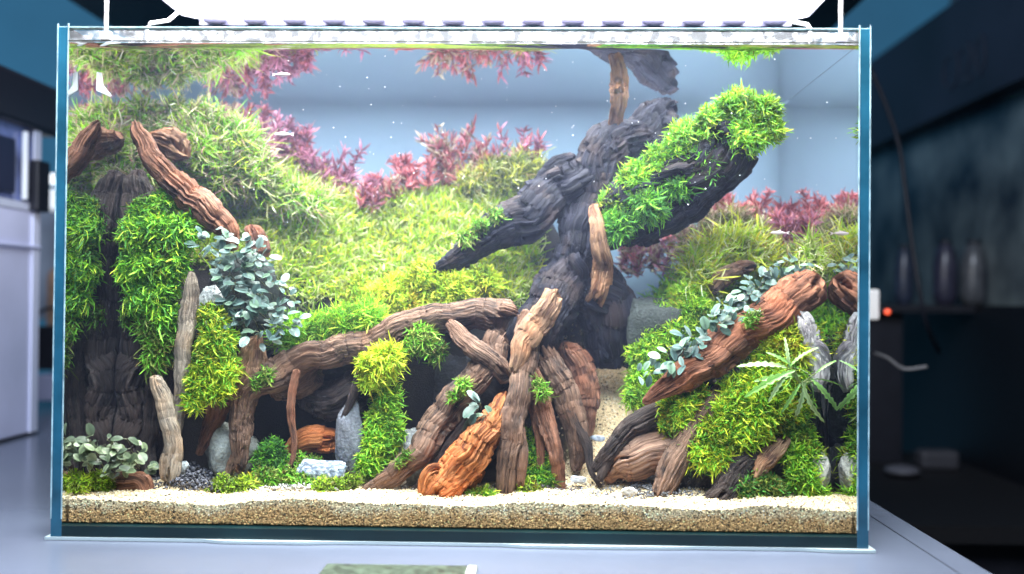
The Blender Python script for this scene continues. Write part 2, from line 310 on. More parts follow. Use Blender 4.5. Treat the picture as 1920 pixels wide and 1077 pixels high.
def grains():
    n1, n2, n3 = 14000, 24000, 6000
    X = rng.uniform(-XI+.002, XI-.002, n1); Y = T+.001+rng.random(n1)**1.6*.115; Z, _ = hill(X, Y)
    p1 = np.stack([X, Y, Z+.0004], -1)
    u = rng.random(n3); Y3 = .11+.25*u; X3 = .150+.055*sst(.10, .34, Y3)+rng.normal(0, .027, n3); Z3, _ = hill(X3, Y3); p3 = np.stack([X3, Y3, Z3+.0003], -1)
    X2 = rng.uniform(-XI+.002, XI-.002, n2); Zt, _ = hill(X2, X2*0+T+.001); u2 = rng.random(n2); p2 = np.stack([X2, X2*0+T+.0016+rng.uniform(-.0004, .0006, n2), .018+(Zt-.018)*u2], -1)
    p = np.concatenate([p1, p3, p2]); n = len(p); s = rng.uniform(.0008, .0019, n); s[n1+n3:] *= .92
    oc = np.array([[1, 0, 0], [-1, 0, 0], [0, 1, 0], [0, -1, 0], [0, 0, 1], [0, 0, -1]], float)
    q = oc[None]*s[:, None, None]*rng.uniform(.6, 1.2, (n, 6, 1)); a = rng.uniform(0, 6.28, n); ca, sa = np.cos(a)[:, None], np.sin(a)[:, None]
    q = np.stack([q[..., 0]*ca-q[..., 2]*sa, np.minimum(q[..., 1], 9), q[..., 0]*sa+q[..., 2]*ca], -1)
    V = (p[:, None]+q); V[..., 1] = np.maximum(V[..., 1], T+.0003); V = V.reshape(-1, 3)
    f = np.array([[0, 2, 4], [2, 1, 4], [1, 3, 4], [3, 0, 4], [2, 0, 5], [1, 2, 5], [3, 1, 5], [0, 3, 5]])
    Fc = (f[None]+6*np.arange(n)[:, None, None]).reshape(-1, 3)
    base = np.tile([.84, .66, .42], (n, 1)); uu = np.concatenate([np.ones(n1+n3), u2])
    low = np.array([.62, .38, .17]); t = sst(.4, .85, uu+.16*vnoise(np.stack([p[:, 0]*17, p[:, 0]*0, p[:, 0]*0], -1))+.12*vnoise(np.stack([p[:, 0]*75, p[:, 0]*0, p[:, 0]*0], -1))+rng.normal(0, .1, n))[:, None]; base = low*(1-t)+base*t
    base = base*np.where(uu[:, None] < .999, np.exp(rng.normal(-.15, .36, (n, 1))), rng.uniform(.6, 1.2, (n, 1))); r = rng.random(n); base[r < .09] = [.06, .05, .04]; base[(r > .05) & (r < .13)] *= [.62, .5, .42]; base[(r > .92) & (uu > .999)] = [.85, .78, .66]
    o = mesh_obj('sand_grain', V, Fc, col_mat('grain', .8, 0, 10, 0), col=np.repeat(np.clip(base, 0, .9), 6, 0)); props(o, 'cream and brown sand grains covering the aquarium floor', 'sand', kind='stuff')
grains()

# ------------------------------------------------------------------ driftwood
def catmull(pts, n):
    pts = np.array(pts, float); k = len(pts); e = np.concatenate([[2*pts[0]-pts[1]], pts, [2*pts[-1]-pts[-2]]]); out = []
    u = np.linspace(0, k-1-1e-6, n)
    for t in u:
        i = int(t); f = t-i; p0, p1, p2, p3 = e[i:i+4]
        out.append(.5*((2*p1)+(-p0+p2)*f+(2*p0-5*p1+4*p2-p3)*f*f+(-p0+3*p1-3*p2+p3)*f**3))
    return np.array(out)
def limb(path, seed, ridge=.22, lump=.18, nv=None, nu=110, endcut=.25, flat=1.0):
    q = []
    for (px, py, Y, r) in path: q.append([*P(px, py, Y), r*S(Y)])
    q = np.array(q); ln = np.linalg.norm(np.diff(q[:, :3], axis=0), axis=1).sum(); nv = nv or int(max(24, ln/.0014))
    c = catmull(q, nv); rad = np.maximum(c[:, 3], .0012); c = c[:, :3]
    sl = np.concatenate([[0], np.cumsum(np.linalg.norm(np.diff(c, axis=0), axis=1))])
    wob = np.stack([fbm(np.stack([sl*26, sl*0+seed*3.1+k*7, sl*0], -1), 4) for k in range(3)], -1)*rad[:, None]*.6; c = c+wob
    t = np.gradient(c, axis=0); t /= np.linalg.norm(t, axis=1)[:, None]
    a = np.cross(t[0], [0, 1, 0]); a /= np.linalg.norm(a)+1e-9; A = []
    for i in range(nv):
        a = a-t[i]*(a@t[i]); a /= np.linalg.norm(a)+1e-12; A.append(a)
    A = np.array(A); B = np.cross(t, A)
    th = np.linspace(0, 2*math.pi, nu, endpoint=False)[None]+.5*sl[:, None]/.1
    co, si = np.cos(th), np.sin(th); s2 = np.broadcast_to(sl[:, None], co.shape)
    rr = rad[:, None]/.03
    sw = s2+.012*vnoise(np.stack([co*1.5, si*1.5+seed, s2*30], -1)); w1 = np.stack([co*2.2+seed, si*2.2, sw*7], -1); w2 = np.stack([co*5.5+seed, si*5.5, sw*13], -1); w3 = np.stack([co*12, si*12+seed, sw*24], -1); w4 = np.stack([co*26, si*26+seed, sw*40], -1)
    big = np.stack([co*.8+seed*1.7, si*.8, s2*15], -1)
    def rid(n): return 1-np.abs(n)*2.2
    gm = .35+1.3*sst(-.3, .5, fbm(np.stack([co*1.2, si*1.2+seed*2, s2*20], -1), 2)); d = 1+lump*1.7*fbm(big, 4)+gm*ridge*(.35*rid(vnoise(w1))+.42*rid(vnoise(w2))-.35)+gm*ridge*.55*rid(vnoise(w3))+gm*ridge*.35*rid(vnoise(w4))
    R = rad[:, None]*d
    jag = lambda q: rad[:, None]*(1.1*np.maximum(vnoise(np.stack([co*2.1+q, si*2.1, co*0+seed], -1))+.25, 0)+.7*np.abs(vnoise(np.stack([co*7+q, si*7, co*0+seed], -1))))
    e = np.minimum(sl[:, None]-jag(3.1), sl[-1]-sl[:, None]-jag(8.7)); cap = np.clip(e/(rad[:, None]*.30+1e-6), 0, 1); R = R*(np.sqrt(1-(1-cap)**2)*.96+.04)
    V = c[:, None]+R[..., None]*(co[..., None]*A[:, None]*flat+si[..., None]*B[:, None])
    wc = np.stack([co*rad.mean()+seed*.3, si*rad.mean(), s2], -1)
    V = V.reshape(-1, 3); V[:, 0] = np.clip(V[:, 0], -XI+.001, XI-.001); V[:, 1] = np.clip(V[:, 1], T+.002, D-.002)
    i = np.arange(nv*nu).reshape(nv, nu); j = np.roll(i, -1, 1)
    Fq = np.stack([i[:-1], j[:-1], j[1:], i[1:]], -1).reshape(-1, 4)
    return V, Fq, wc.reshape(-1, 3)
def wood(label, kind, limbs, name='driftwood', group=None, seed=1, slim=1.0, **kw):
    limbs = [[(a, b, c, r*slim) for a, b, c, r in q] for q in limbs]
    """each entry of limbs is a path; first is the body, others are branches grown from it"""
    Y0 = limbs[0][-1]; b = P(Y0[0], Y0[1], Y0[2])
    t = thing(name, b, label, 'driftwood', group)
    for k, pa in enumerate(limbs):
        V, Fq, wc = limb(pa, seed+k*5.3, **kw); o = mesh_obj('trunk' if k == 0 else 'branch', V, Fq, WD[kind], t, True, wc=wc)
    return t
wood('large dark wet driftwood trunk rising diagonally to the water surface in the middle', 'dark', [
  [(1270, 192, .285, 18), (1236, 214, .285, 32), (1185, 262, .275, 42), (1125, 318, .255, 50), (1100, 385, .235, 44), (1082, 470, .215, 42), (1055, 560, .20, 50), (1010, 640, .19, 50), (960, 720, .20, 46)],
  [(1130, 318, .25, 40), (1060, 352, .235, 46), (985, 408, .222, 42), (915, 452, .212, 32), (860, 482, .208, 22), (805, 512, .205, 8)],
  [(1070, 480, .22, 50), (1115, 560, .23, 62), (1138, 640, .245, 48), (1150, 700, .25, 30)],
  [(1080, 300, .25, 14), (1045, 312, .25, 18), (1010, 345, .245, 12), (985, 385, .24, 6)],
  [(1150, 280, .262, 22), (1190, 240, .262, 18), (1228, 200, .27, 12), (1240, 184, .275, 6)]], seed=2, slim=.86, ridge=.22, lump=.2)
wood('peach coloured stick rising from the dark trunk to the water surface', 'tan', [[(1140, 310, .26, 12), (1152, 250, .25, 13), (1158, 200, .235, 13), (1160, 150, .225, 17)]], seed=8, lump=.3)
wood('thick dark log angled up to the right, its top covered by moss', 'dark', [
  [(1120, 445, .22, 38), (1190, 395, .215, 58), (1270, 345, .205, 60), (1350, 295, .178, 50), (1425, 238, .158, 28)],
  [(1180, 440, .205, 26), (1260, 400, .195, 30), (1340, 352, .185, 24), (1412, 314, .18, 9)]], seed=6, ridge=.25)
wood('pale peach upright stick between the dark trunk and the mossy log', 'tan', [[(1112, 385, .19, 8), (1120, 425, .18, 13), (1126, 465, .18, 16), (1128, 510, .195, 18), (1110, 570, .21, 18)]], seed=9)
wood('long grey brown root running down leftward from the centre to the sand', 'grey', [
  [(960, 590, .16, 30), (860, 590, .155, 26), (770, 608, .15, 26), (690, 640, .145, 30), (600, 668, .14, 28), (520, 700, .135, 28), (470, 730, .13, 26), (452, 780, .125, 20), (448, 830, .12, 18), (445, 890, .115, 10)],
  [(450, 845, .12, 12), (432, 880, .115, 8), (425, 905, .11, 4)],
  [(600, 690, .15, 20), (560, 720, .16, 24), (500, 735, .15, 18)]], seed=3)
wood('broad grey brown root spreading to lower left in front of the grey boulder', 'grey', [
  [(950, 625, .15, 26), (905, 695, .135, 32), (850, 762, .12, 34), (795, 832, .1, 28), (738, 888, .09, 22), (658, 938, .078, 9)]], seed=4, slim=.82, lump=.3)
wood('bright orange root with a curled knobbly foot on the sand', 'orange', [
  [(955, 740, .125, 14), (925, 790, .105, 26), (885, 850, .085, 33), (845, 905, .075, 32), (815, 935, .07, 26), (785, 944, .065, 12)],
  [(786, 944, .066, 10), (798, 908, .068, 15), (812, 886, .07, 15), (832, 888, .072, 8)]], seed=5, ridge=.3)
wood('straight upright grey brown root standing on the sand at the centre', 'grey', [
  [(1000, 590, .16, 30), (980, 680, .12, 27), (967, 750, .1, 24), (957, 830, .088, 24), (950, 890, .082, 21), (945, 946, .08, 17)], [(975, 800, .09, 10), (983, 860, .08, 11), (975, 915, .076, 8)]], seed=12, slim=.82, lump=.3)
wood('tan stub with painted highlight leaning above the upright centre root', 'tan', [[(1050, 545, .15, 20), (1018, 590, .135, 27), (985, 645, .12, 24), (962, 705, .11, 12)]], seed=13, slim=.82, lump=.3)  # tan colour stands in for the lit highlight on the crotch
wood('slim reddish brown root bending down to the right of centre', 'brown', [
  [(985, 670, .14, 20), (1003, 740, .125, 21), (1028, 800, .115, 20), (1044, 860, .105, 17), (1054, 930, .1, 10)]], seed=14, slim=.82, lump=.3)
wood('thick brown root ending on the sand beside the path', 'grey', [
  [(1005, 640, .18, 30), (1048, 720, .155, 27), (1074, 790, .145, 25), (1086, 845, .14, 20), (1083, 885, .135, 10)]], seed=15, slim=.82, lump=.3)
wood('knotty reddish wood edge behind the roots beside the sand path', 'brown', [
  [(1060, 640, .21, 26), (1090, 700, .2, 32), (1100, 760, .19, 26), (1103, 805, .185, 16), (1096, 830, .18, 6)]], seed=16, slim=.82, lump=.3)
for k_, (lb_, pa_) in enumerate([
  ('thin dark rootlet between the orange root and the broad root', [(900, 730, .12, 8), (872, 790, .115, 9), (830, 850, .105, 7), (770, 925, .09, 4)]),
  ('thin rootlet just left of the slim reddish root', [(998, 720, .125, 8), (1004, 790, .12, 8), (1012, 860, .11, 6), (1006, 930, .1, 3)]),
  ('thin rootlet curving onto the sand path', [(1062, 760, .14, 9), (1098, 830, .13, 8), (1106, 880, .12, 5), (1128, 915, .11, 3)]),
  ('thin rootlet hanging from the long root near its bend', [(560, 690, .12, 8), (545, 760, .115, 7), (552, 830, .11, 5), (540, 890, .1, 3)]),
  ('thin twig leaning from the long root to the slate', [(690, 650, .125, 7), (668, 720, .12, 7), (640, 790, .115, 4)])]):
    wood(lb_, 'shade' if k_ % 2 == 0 else 'brown', [pa_], seed=50+k_, lump=.3, group='thin rootlets')
wood('light brown stick crossing above the centre roots', 'grey', [[(835, 603, .135, 10), (870, 632, .13, 17), (915, 670, .125, 20), (960, 715, .12, 16)]], seed=17)
wood('long reddish brown log slanting up to the right wall', 'red', [
  [(1536, 520, .12, 16), (1505, 548, .118, 30), (1440, 600, .115, 34), (1370, 650, .11, 32), (1300, 695, .105, 25), (1245, 728, .1, 16), (1205, 755, .1, 5)],
  [(1500, 530, .13, 14), (1420, 585, .128, 20), (1350, 640, .12, 18), (1300, 680, .115, 10)]], seed=18, ridge=.3)
wood('thin dark forked root beside the sand path', 'shade', [
  [(1340, 705, .15, 12), (1265, 752, .135, 20), (1195, 798, .125, 21), (1145, 845, .115, 16), (1112, 885, .11, 7)],
  [(1175, 815, .12, 12), (1140, 860, .112, 11), (1122, 905, .105, 6)]], seed=19)
wood('smooth pinkish tan lump of wood resting on pebbles', 'pink', [
  [(1300, 800, .15, 20), (1260, 840, .145, 40), (1205, 860, .135, 40), (1160, 880, .125, 30), (1132, 900, .12, 12)]], seed=20, ridge=.08, lump=.12)
wood('grey brown stick leaning down from the mossy mound to the sand', 'grey', [
  [(1355, 720, .12, 12), (1325, 775, .11, 18), (1290, 835, .1, 20), (1262, 890, .09, 21), (1232, 942, .082, 13)]], seed=21)
wood('thick dark grey root below the yellow green moss', 'shade', [
  [(1440, 830, .105, 18), (1395, 872, .095, 26), (1358, 912, .085, 28), (1325, 950, .078, 18)]], seed=22)
wood('short orange tan root tip poking from moss', 'tan', [[(1478, 815, .095, 10), (1452, 850, .088, 16), (1425, 885, .083, 16), (1410, 905, .08, 8)]], seed=23)
wood('bleached white root with dark patches beside the wall', 'white', [
  [(1500, 585, .104, 8), (1514, 612, .1, 16), (1528, 655, .098, 17), (1542, 700, .097, 14), (1530, 735, .1, 8)],
  [(1546, 710, .125, 12), (1550, 780, .125, 7), (1558, 830, .12, 8), (1552, 890, .12, 9)], [(1510, 640, .1, 6), (1540, 655, .095, 12), (1556, 690, .1, 5)]], seed=24, ridge=.35, lump=.5)
wood('brown twig with dark tip sloping down from the upper left', 'brown', [
  [(252, 228, .135, 5), (264, 258, .13, 15), (290, 305, .13, 19), (335, 352, .127, 20), (385, 395, .122, 24), (425, 428, .12, 20), (445, 470, .12, 12)]], seed=25)
wood('tall dark trunk standing against the left wall', 'shade', [
  [(256, 318, .165, 10), (258, 360, .16, 30), (264, 430, .155, 40), (262, 540, .155, 34), (255, 660, .155, 32), (250, 780, .155, 36), (245, 905, .155, 32)],
  [(318, 370, .175, 10), (320, 460, .175, 30), (320, 600, .175, 30), (312, 740, .17, 26), (305, 880, .17, 26)],
  [(282, 560, .14, 12), (288, 700, .14, 13), (278, 800, .14, 14), (285, 890, .135, 14)]], seed=26)
wood('orange tan split chunk of wood near the back left', 'tan', [[(272, 258, .19, 10), (300, 262, .19, 20), (335, 278, .19, 22), (358, 292, .19, 10)]], seed=27, ridge=.35)
wood('pale pointed stick standing between two moss columns', 'pale', [
  [(358, 510, .1, 5), (355, 550, .1, 13), (348, 620, .1, 15), (343, 700, .1, 14), (337, 770, .1, 12), (330, 830, .1, 8)]], seed=28)
wood('pale grey crooked stick standing on dark gravel', 'pale', [
  [(290, 700, .09, 10), (298, 735, .09, 17), (312, 785, .087, 17), (321, 830, .085, 18), (318, 870, .083, 19), (312, 905, .08, 15)]], seed=29, ridge=.1)
wood('short tan cut stump at the head of the long root', 'tan', [[(482, 622, .13, 8), (478, 650, .13, 20), (478, 685, .13, 24), (485, 720, .13, 20)]], seed=30, ridge=.3)
wood('small pinkish brown stump between grey leaves and bright moss', 'brown', [[(468, 420, .2, 10), (474, 445, .2, 18), (484, 490, .2, 18)]], seed=31)
wood('thin reddish root hanging behind the crooked stick', 'brown', [[(412, 735, .145, 22), (405, 775, .14, 18), (388, 815, .135, 12), (372, 855, .13, 6)]], seed=32)
wood('orange brown wood wedge lying in the dark cave', 'orange', [[(530, 848, .15, 4), (560, 832, .16, 18), (600, 825, .165, 24), (645, 835, .17, 16)]], seed=33)
wood('small brown driftwood piece half buried in sand', 'brown', [[(205, 905, .075, 10), (235, 905, .075, 22), (262, 905, .07, 18), (272, 925, .065, 13), (274, 950, .06, 6)]], seed=34)
wood('grey arched stick below the tall grass tuft', 'grey', [[(1330, 548, .21, 10), (1355, 520, .21, 16), (1390, 503, .21, 15), (1420, 500, .21, 8)]], seed=35)
wood('dark stubby log behind the tan stump', 'shade', [[(700, 700, .16, 26), (640, 740, .165, 34), (590, 745, .17, 24), (560, 735, .175, 12)]], seed=37)

# ------------------------------------------------------------------ stones
def stone(label, px, py, w_, h_, Y, c, seed, group=None, streak=None, name='stone', dep=None, blk=.5):
    s = S(Y); cen = P(px, py, Y); n, k = 64, 40
    th = np.linspace(0, 2*math.pi, n, endpoint=False); ph = np.linspace(-math.pi/2, math.pi/2, k); PH, TH = np.meshgrid(ph, th, indexing='ij')
    d = np.stack([np.cos(PH)*np.cos(TH), np.cos(PH)*np.sin(TH), np.sin(PH)], -1)
    e = 1-.2*blk; q = np.sign(d)*np.abs(d)**e
    rs = np.random.default_rng(seed*11); pn = rs.normal(size=(15, 3)); pn /= np.linalg.norm(pn, axis=1)[:, None]; ph_ = rs.uniform(.72, 1.05, 15)
    dp = np.maximum(d@pn.T, 1e-3); r = np.minimum((ph_/dp).min(-1), 1.25)*(1+.10*fbm(d*2.3+seed*3.7, 3))+.05*vnoise(d*9+seed)+.025*vnoise(d*24+seed)
    q = q*r[..., None]*np.array([w_/2, (dep or min(w_, h_)*.8)/2, h_/2])*s; V = (cen+q).reshape(-1, 3)
    V[:, 0] = np.clip(V[:, 0], -XI+.001, XI-.001); V[:, 1] = np.maximum(V[:, 1], T+.002)
    i = np.arange(n*k).reshape(k, n); j = np.roll(i, -1, 1); Fq = np.stack([i[:-1], j[:-1], j[1:], i[1:]], -1).reshape(-1, 4)
    C = np.array(c)*(1+.35*fbm(d*5+seed, 3)[..., None])
    if streak is not None:
        stv = sst(.55, .85, 1-np.abs(vnoise(np.stack([d[..., 0]*5+seed, d[..., 1]*5, d[..., 2]*1.2], -1))*2)); C = C*(1-stv[..., None])+np.array(streak)*stv[..., None]
    o = mesh_obj(name, V, Fq, M_stone, None, True, col=np.clip(C.reshape(-1, 3), .005, .9)); return props(o, label, 'stone', group)
M_stone = col_mat('stone', .85, .9, 300, .3)
G = 'stones on the aquarium floor'
for a in [
 ('pale grey cracked boulder behind the leg of the long root', 430, 850, 110, 105, .16, (.42, .44, .42), 1),
 ('tall dark grey slate column beside the moss', 655, 815, 46, 130, .125, (.17, .18, .22), 2),
 ('blue grey slate with white stripes', 605, 886, 80, 46, .1, (.16, .2, .27), 3, (.6, .66, .75)),
 ('large grey rough boulder under the centre roots', 800, 850, 120, 120, .15, (.30, .30, .31), 4),
 ('light grey stone wedged above the yellow green moss', 400, 565, 48, 60, .135, (.5, .52, .54), 5),
 ('grey stone with sharp edge beside the wall', 1538, 892, 34, 74, .085, (.45, .43, .38), 6),
 ('small white stone by the crooked stick', 340, 878, 32, 26, .12, (.75, .8, .82), 7),
 ('low flat slab of pale broken rock on the sand', 545, 930, 120, 30, .075, (.45, .43, .42), 8),
 ('brown upright rock beside the grey boulder', 850, 820, 50, 90, .14, (.14, .09, .075), 9),
 ('rounded pinkish stone by the lower left leaves', 225, 912, 70, 42, .085, (.42, .33, .27), 10),
 ('narrow white pebble leaning on the centre root', 974, 885, 13, 42, .08, (.72, .72, .72), 11),
 ('dark rock below the mossy right mound', 1300, 900, 90, 90, .14, (.10, .09, .10), 12),
 ('dark rock filling the shade beside the wall', 1480, 880, 110, 110, .15, (.12, .115, .12), 13),
 ('grey pebble on the path edge', 1085, 900, 30, 14, .11, (.42, .44, .48), 14),
 ('bluish flat pebble on the sand path', 1120, 822, 30, 12, .16, (.35, .4, .48), 15),
 ('white angular pebble below the pinkish wood', 1180, 922, 34, 14, .085, (.68, .68, .7), 16),
 ('grey pebble right of the white angular pebble', 1225, 945, 40, 16, .075, (.5, .5, .54), 17),
 ('pale pebble at the foot of the broad root', 745, 905, 34, 14, .09, (.6, .62, .66), 18),
 ('small white upright stone behind the broad root', 737, 912, 16, 26, .085, (.65, .63, .6), 19),
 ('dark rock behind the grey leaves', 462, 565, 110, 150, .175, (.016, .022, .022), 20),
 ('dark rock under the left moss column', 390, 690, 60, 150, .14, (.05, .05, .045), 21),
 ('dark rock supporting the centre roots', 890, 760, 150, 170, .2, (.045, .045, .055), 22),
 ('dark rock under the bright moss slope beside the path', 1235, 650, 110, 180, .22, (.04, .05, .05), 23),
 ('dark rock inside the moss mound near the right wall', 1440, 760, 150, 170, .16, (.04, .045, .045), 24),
 ('dark lava rock added to roof and shade the cave', 600, 690, 250, 110, .205, (.012, .012, .016), 25),  # slab added to keep the cave in shade
]:
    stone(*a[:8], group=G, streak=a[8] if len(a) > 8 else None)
def gravel():
    V = []; Fc = []; C = []; f = np.array([[0, 2, 4], [2, 1, 4], [1, 3, 4], [3, 0, 4], [2, 0, 5], [1, 2, 5], [3, 1, 5], [0, 3, 5]])
    oc = np.array([[1, 0, 0], [-1, 0, 0], [0, 1, 0], [0, -1, 0], [0, 0, 1], [0, 0, -1]], float)
    def pile(cx, cy, sx, sy, Y0, Y1, n, base, sz):
        for _ in range(n):
            px = cx+rng.normal(0, sx); v = rng.random(); Y = Y0+(Y1-Y0)*v
            p = P(px, cy, Y); z = hill(np.array([p[0]]), np.array([Y]))[0][0]+rng.random()*sy*S(Y)*max(0, 1-abs(px-cx)/(2.2*sx))
            R = np.array(Matrix.Rotation(rng.uniform(0, 6), 3, Vector(rng.normal(size=3)).normalized()))
            s = rng.uniform(.5, 1)*sz; q = (oc*np.array([1, .8, .35])*s*rng.uniform(.8, 1.2, (6, 1)))@R.T+np.array([p[0], Y, z+.001])
            q[:, 1] = np.maximum(q[:, 1], T+.001)
            Fc.append(f+len(V)*6); V.append(q); C.append(np.tile(np.array(base)*rng.uniform(.5, 2.2), (6, 1)))
    pile(360, 900, 32, 30, .06, .15, 420, (.06, .06, .075), .0045)
    pile(480, 900, 120, 8, .1, .17, 260, (.05, .045, .045), .004)
    pile(1230, 930, 45, 8, .07, .14, 240, (.10, .10, .11), .004)
    pile(1150, 930, 60, 3, .07, .12, 60, (.25, .25, .27), .003)
    pile(760, 900, 60, 5, .08, .13, 120, (.3, .28, .27), .0035)
    pile(560, 930, 45, 10, .062, .085, 160, (.35, .33, .32), .0035)
    pile(1000, 900, 60, 6, .09, .14, 120, (.08, .07, .07), .004)
    o = mesh_obj('gravel', np.concatenate(V), np.concatenate(Fc), col_mat('gravel', .7, .3, 300, .2), col=np.clip(np.concatenate(C), 0, .9)); props(o, 'dark slate gravel chips scattered around the roots', 'gravel', kind='stuff')
gravel()
# ------------------------------------------------------------------ foliage
def blades(base, dirs, length, width, bend, c0, c1, nseg=3, fold=0.0, leafy=False):
    """vectorised curved blades. base,dirs,bend (n,3); length,width (n,); c0 root colour c1 tip colour (n,3)"""
    n = len(base); dirs = dirs/np.linalg.norm(dirs, axis=1)[:, None]
    side = np.cross(dirs, rng.normal(size=(n, 3))); side /= np.linalg.norm(side, axis=1)[:, None]+1e-9
    vs = []; cs = []
    us = [0, .3, .6, .88, 1] if not leafy else [k/nseg for k in range(nseg+1)]; nseg = len(us)-1; curl = np.cross(dirs, bend)*1.9
    for k in range(nseg+1):
        u = us[k]; c = curl*(length*(u*u-u))[:, None]+base+dirs*(length*u)[:, None]+bend*(length*u*u)[:, None]; col = c0*(1-u)+c1*u
        if k < nseg:
            ww = width*([.5, .95, 1, .7][k] if not leafy else (.25+.75*math.sin(math.pi*(u*.85+.1))))
            vs += [c-side*ww[:, None]/2, c+side*ww[:, None]/2]; cs += [col, col]
        else: vs.append(c); cs.append(col)
    V = np.stack(vs, 1); C = np.stack(cs, 1); m = V.shape[1]; off = (np.arange(n)*m)[:, None]; q = []
    for k in range(nseg-1):
        a = 2*k; q += [np.concatenate([off+a, off+a+1, off+a+3], 1), np.concatenate([off+a, off+a+3, off+a+2], 1)]
    a = 2*(nseg-1); q.append(np.concatenate([off+a, off+a+1, off+a+2], 1))
    V = V.reshape(-1, 3); C = C.reshape(-1, 3)
    V[:, 0] = np.clip(V[:, 0], -XI+.0005, XI-.0005); V[:, 1] = np.clip(V[:, 1], T+.0008, D-.0005); V[:, 2] = np.minimum(V[:, 2], HW-.002)
    return V, np.concatenate(q), C
PAL = {  # (root, mid, tip) natural leaf colours
 'lime': [(.04, .12, .01), (.26, .55, .02), (.55, .82, .06)],
 'green': [(.015, .07, .01), (.10, .36, .02), (.26, .62, .05)],
 'deep': [(.01, .04, .01), (.04, .18, .03), (.10, .32, .05)],
 'yellow': [(.06, .12, .01), (.45, .58, .02), (.85, .85, .06)],
 'olive': [(.03, .05, .01), (.14, .20, .03), (.30, .36, .07)],
 'pale': [(.08, .15, .03), (.50, .62, .16), (.88, .88, .48)],
 'rosy': [(.10, .05, .03), (.45, .36, .24), (.78, .62, .52)],
 'red': [(.16, .03, .05), (.60, .13, .17), (.88, .36, .38)],
 'purple': [(.10, .03, .08), (.42, .14, .26), (.68, .34, .46)],
}
def palc(names, n):
    idx = rng.integers(0, len(names), n); A = np.array([PAL[k] for k in names]); p = A[idx]; j = np.exp(rng.normal(-.05, .33, (n, 1)))
    return p[:, 0]*j*.6+p[:, 1]*.4*j, np.clip((p[:, 1]*.35+p[:, 2]*.65)*j, 0, .9)
def sph(n):
    d = rng.normal(size=(n, 3)); return d/np.linalg.norm(d, axis=1)[:, None]
def moss(label, spheres, pals, lpx=15, wpx=5.0, dens=1.0, name='moss_clump', cat='moss', group='moss clumps on the hardscape', droop=.25, up=.2, pull=None, cores=True, nseg=3):
    s0 = spheres[0]; root = thing(name, P(s0[0], s0[1], s0[3]), label, cat, group)
    VV, FF, CC = [], [], []; cv, cf, cc = [], [], []; nb = 0; nc = 0
    for (px, py, r, Y) in spheres:
        s = S(Y); c = P(px, py, Y); R = r*s; n = int(dens*r*r*1.15)+20; lpx_ = lpx*.61; wpx_ = wpx*.54
        d = sph(n*2); d = d[(d[:, 1] < .35)][:n]; n = len(d)
        lump = 1+.32*fbm(d*2.2+np.array([px*.013, py*.017, 0]), 2)
        base = c+d*(R*.80*lump)[:, None]*np.array([1, .8, 1]); L_ = lpx_*s*rng.uniform(.6, 1.35, n)
        dr = d*.8+sph(n)*.75+np.array([0, 0, up]); be = sph(n)*1.05+np.array([0, 0, -droop])
        c0, c1 = palc(pals, n); pt = fbm(base*55, 3)[:, None]; k = np.clip(1+1.1*pt, .35, 1.6); br = ((rng.random((n, 1)) < .05)|(fbm(base*80+5, 2)[:, None] > .42))
        c0 = c0*k; c1 = np.clip(np.where(br, c1*np.array([.75, .45, .6]), c1)*k, 0, .9); L_ = L_*np.clip(1+.9*pt[:, 0]+.6*(rng.random(n) < .03), .4, 1.6); V, Fq, C = blades(base, dr, L_, wpx_*s*rng.uniform(.7, 1.3, n), be, c0, c1, nseg)
        VV.append(V); FF.append(Fq+nb); CC.append(C); nb += len(V)
        if cores:
            k, m_ = 12, 18; th = np.linspace(0, 2*math.pi, m_, endpoint=False); ph = np.linspace(-math.pi/2, math.pi/2, k); PH, TH = np.meshgrid(ph, th, indexing='ij')
            dd = np.stack([np.cos(PH)*np.cos(TH), np.cos(PH)*np.sin(TH), np.sin(PH)], -1).reshape(-1, 3)
            q = c+dd*(R*.80*(1+.32*fbm(dd*2.2+np.array([px*.013, py*.017, 0]), 2)))[:, None]*np.array([1, .8, 1])
            q[:, 0] = np.clip(q[:, 0], -XI+.001, XI-.001); q[:, 1] = np.clip(q[:, 1], T+.002, D-.001)
            i = np.arange(k*m_).reshape(k, m_); j = np.roll(i, -1, 1)
            cv.append(q); cf.append(np.stack([i[:-1], j[:-1], j[1:], i[1:]], -1).reshape(-1, 4)+nc); nc += len(q)
            pm = np.mean([np.array(PAL[a][0])*.7+np.array(PAL[a][1])*.25 for a in pals], 0); cc.append(np.tile(pm, (len(q), 1)))
    o = mesh_obj('fronds', np.concatenate(VV), np.concatenate(FF), M_moss, root, col=np.concatenate(CC)); o['kind'] = 'stuff'
    if cores: o = mesh_obj('cushion', np.concatenate(cv), np.concatenate(cf), M_core, root, True, col=np.concatenate(cc)); o['kind'] = 'stuff'
    return root
moss('bright green moss draped over the thick slanting log', [(1160, 385, 32, .195), (1200, 345, 40, .19), (1245, 308, 38, .185), (1290, 275, 44, .18), (1335, 240, 36, .168), (1385, 212, 42, .158), (1432, 212, 32, .15), (1445, 245, 20, .15), (1400, 262, 28, .145)], ['lime', 'green', 'green'], 17)
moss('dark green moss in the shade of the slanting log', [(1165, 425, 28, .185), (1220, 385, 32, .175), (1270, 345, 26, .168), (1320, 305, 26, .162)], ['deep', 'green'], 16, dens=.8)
moss('tall green moss curtain hanging beside the left wall', [(275, 400, 32, .135), (305, 385, 28, .13), (262, 440, 34, .125), (300, 440, 40, .12), (348, 430, 28, .118), (258, 485, 32, .118), (292, 500, 40, .115), (328, 490, 26, .112), (246, 515, 20, .118), (302, 550, 34, .112), (270, 565, 28, .118), (318, 590, 24, .11)], ['green', 'lime', 'green', 'deep'], 17, droop=.5)
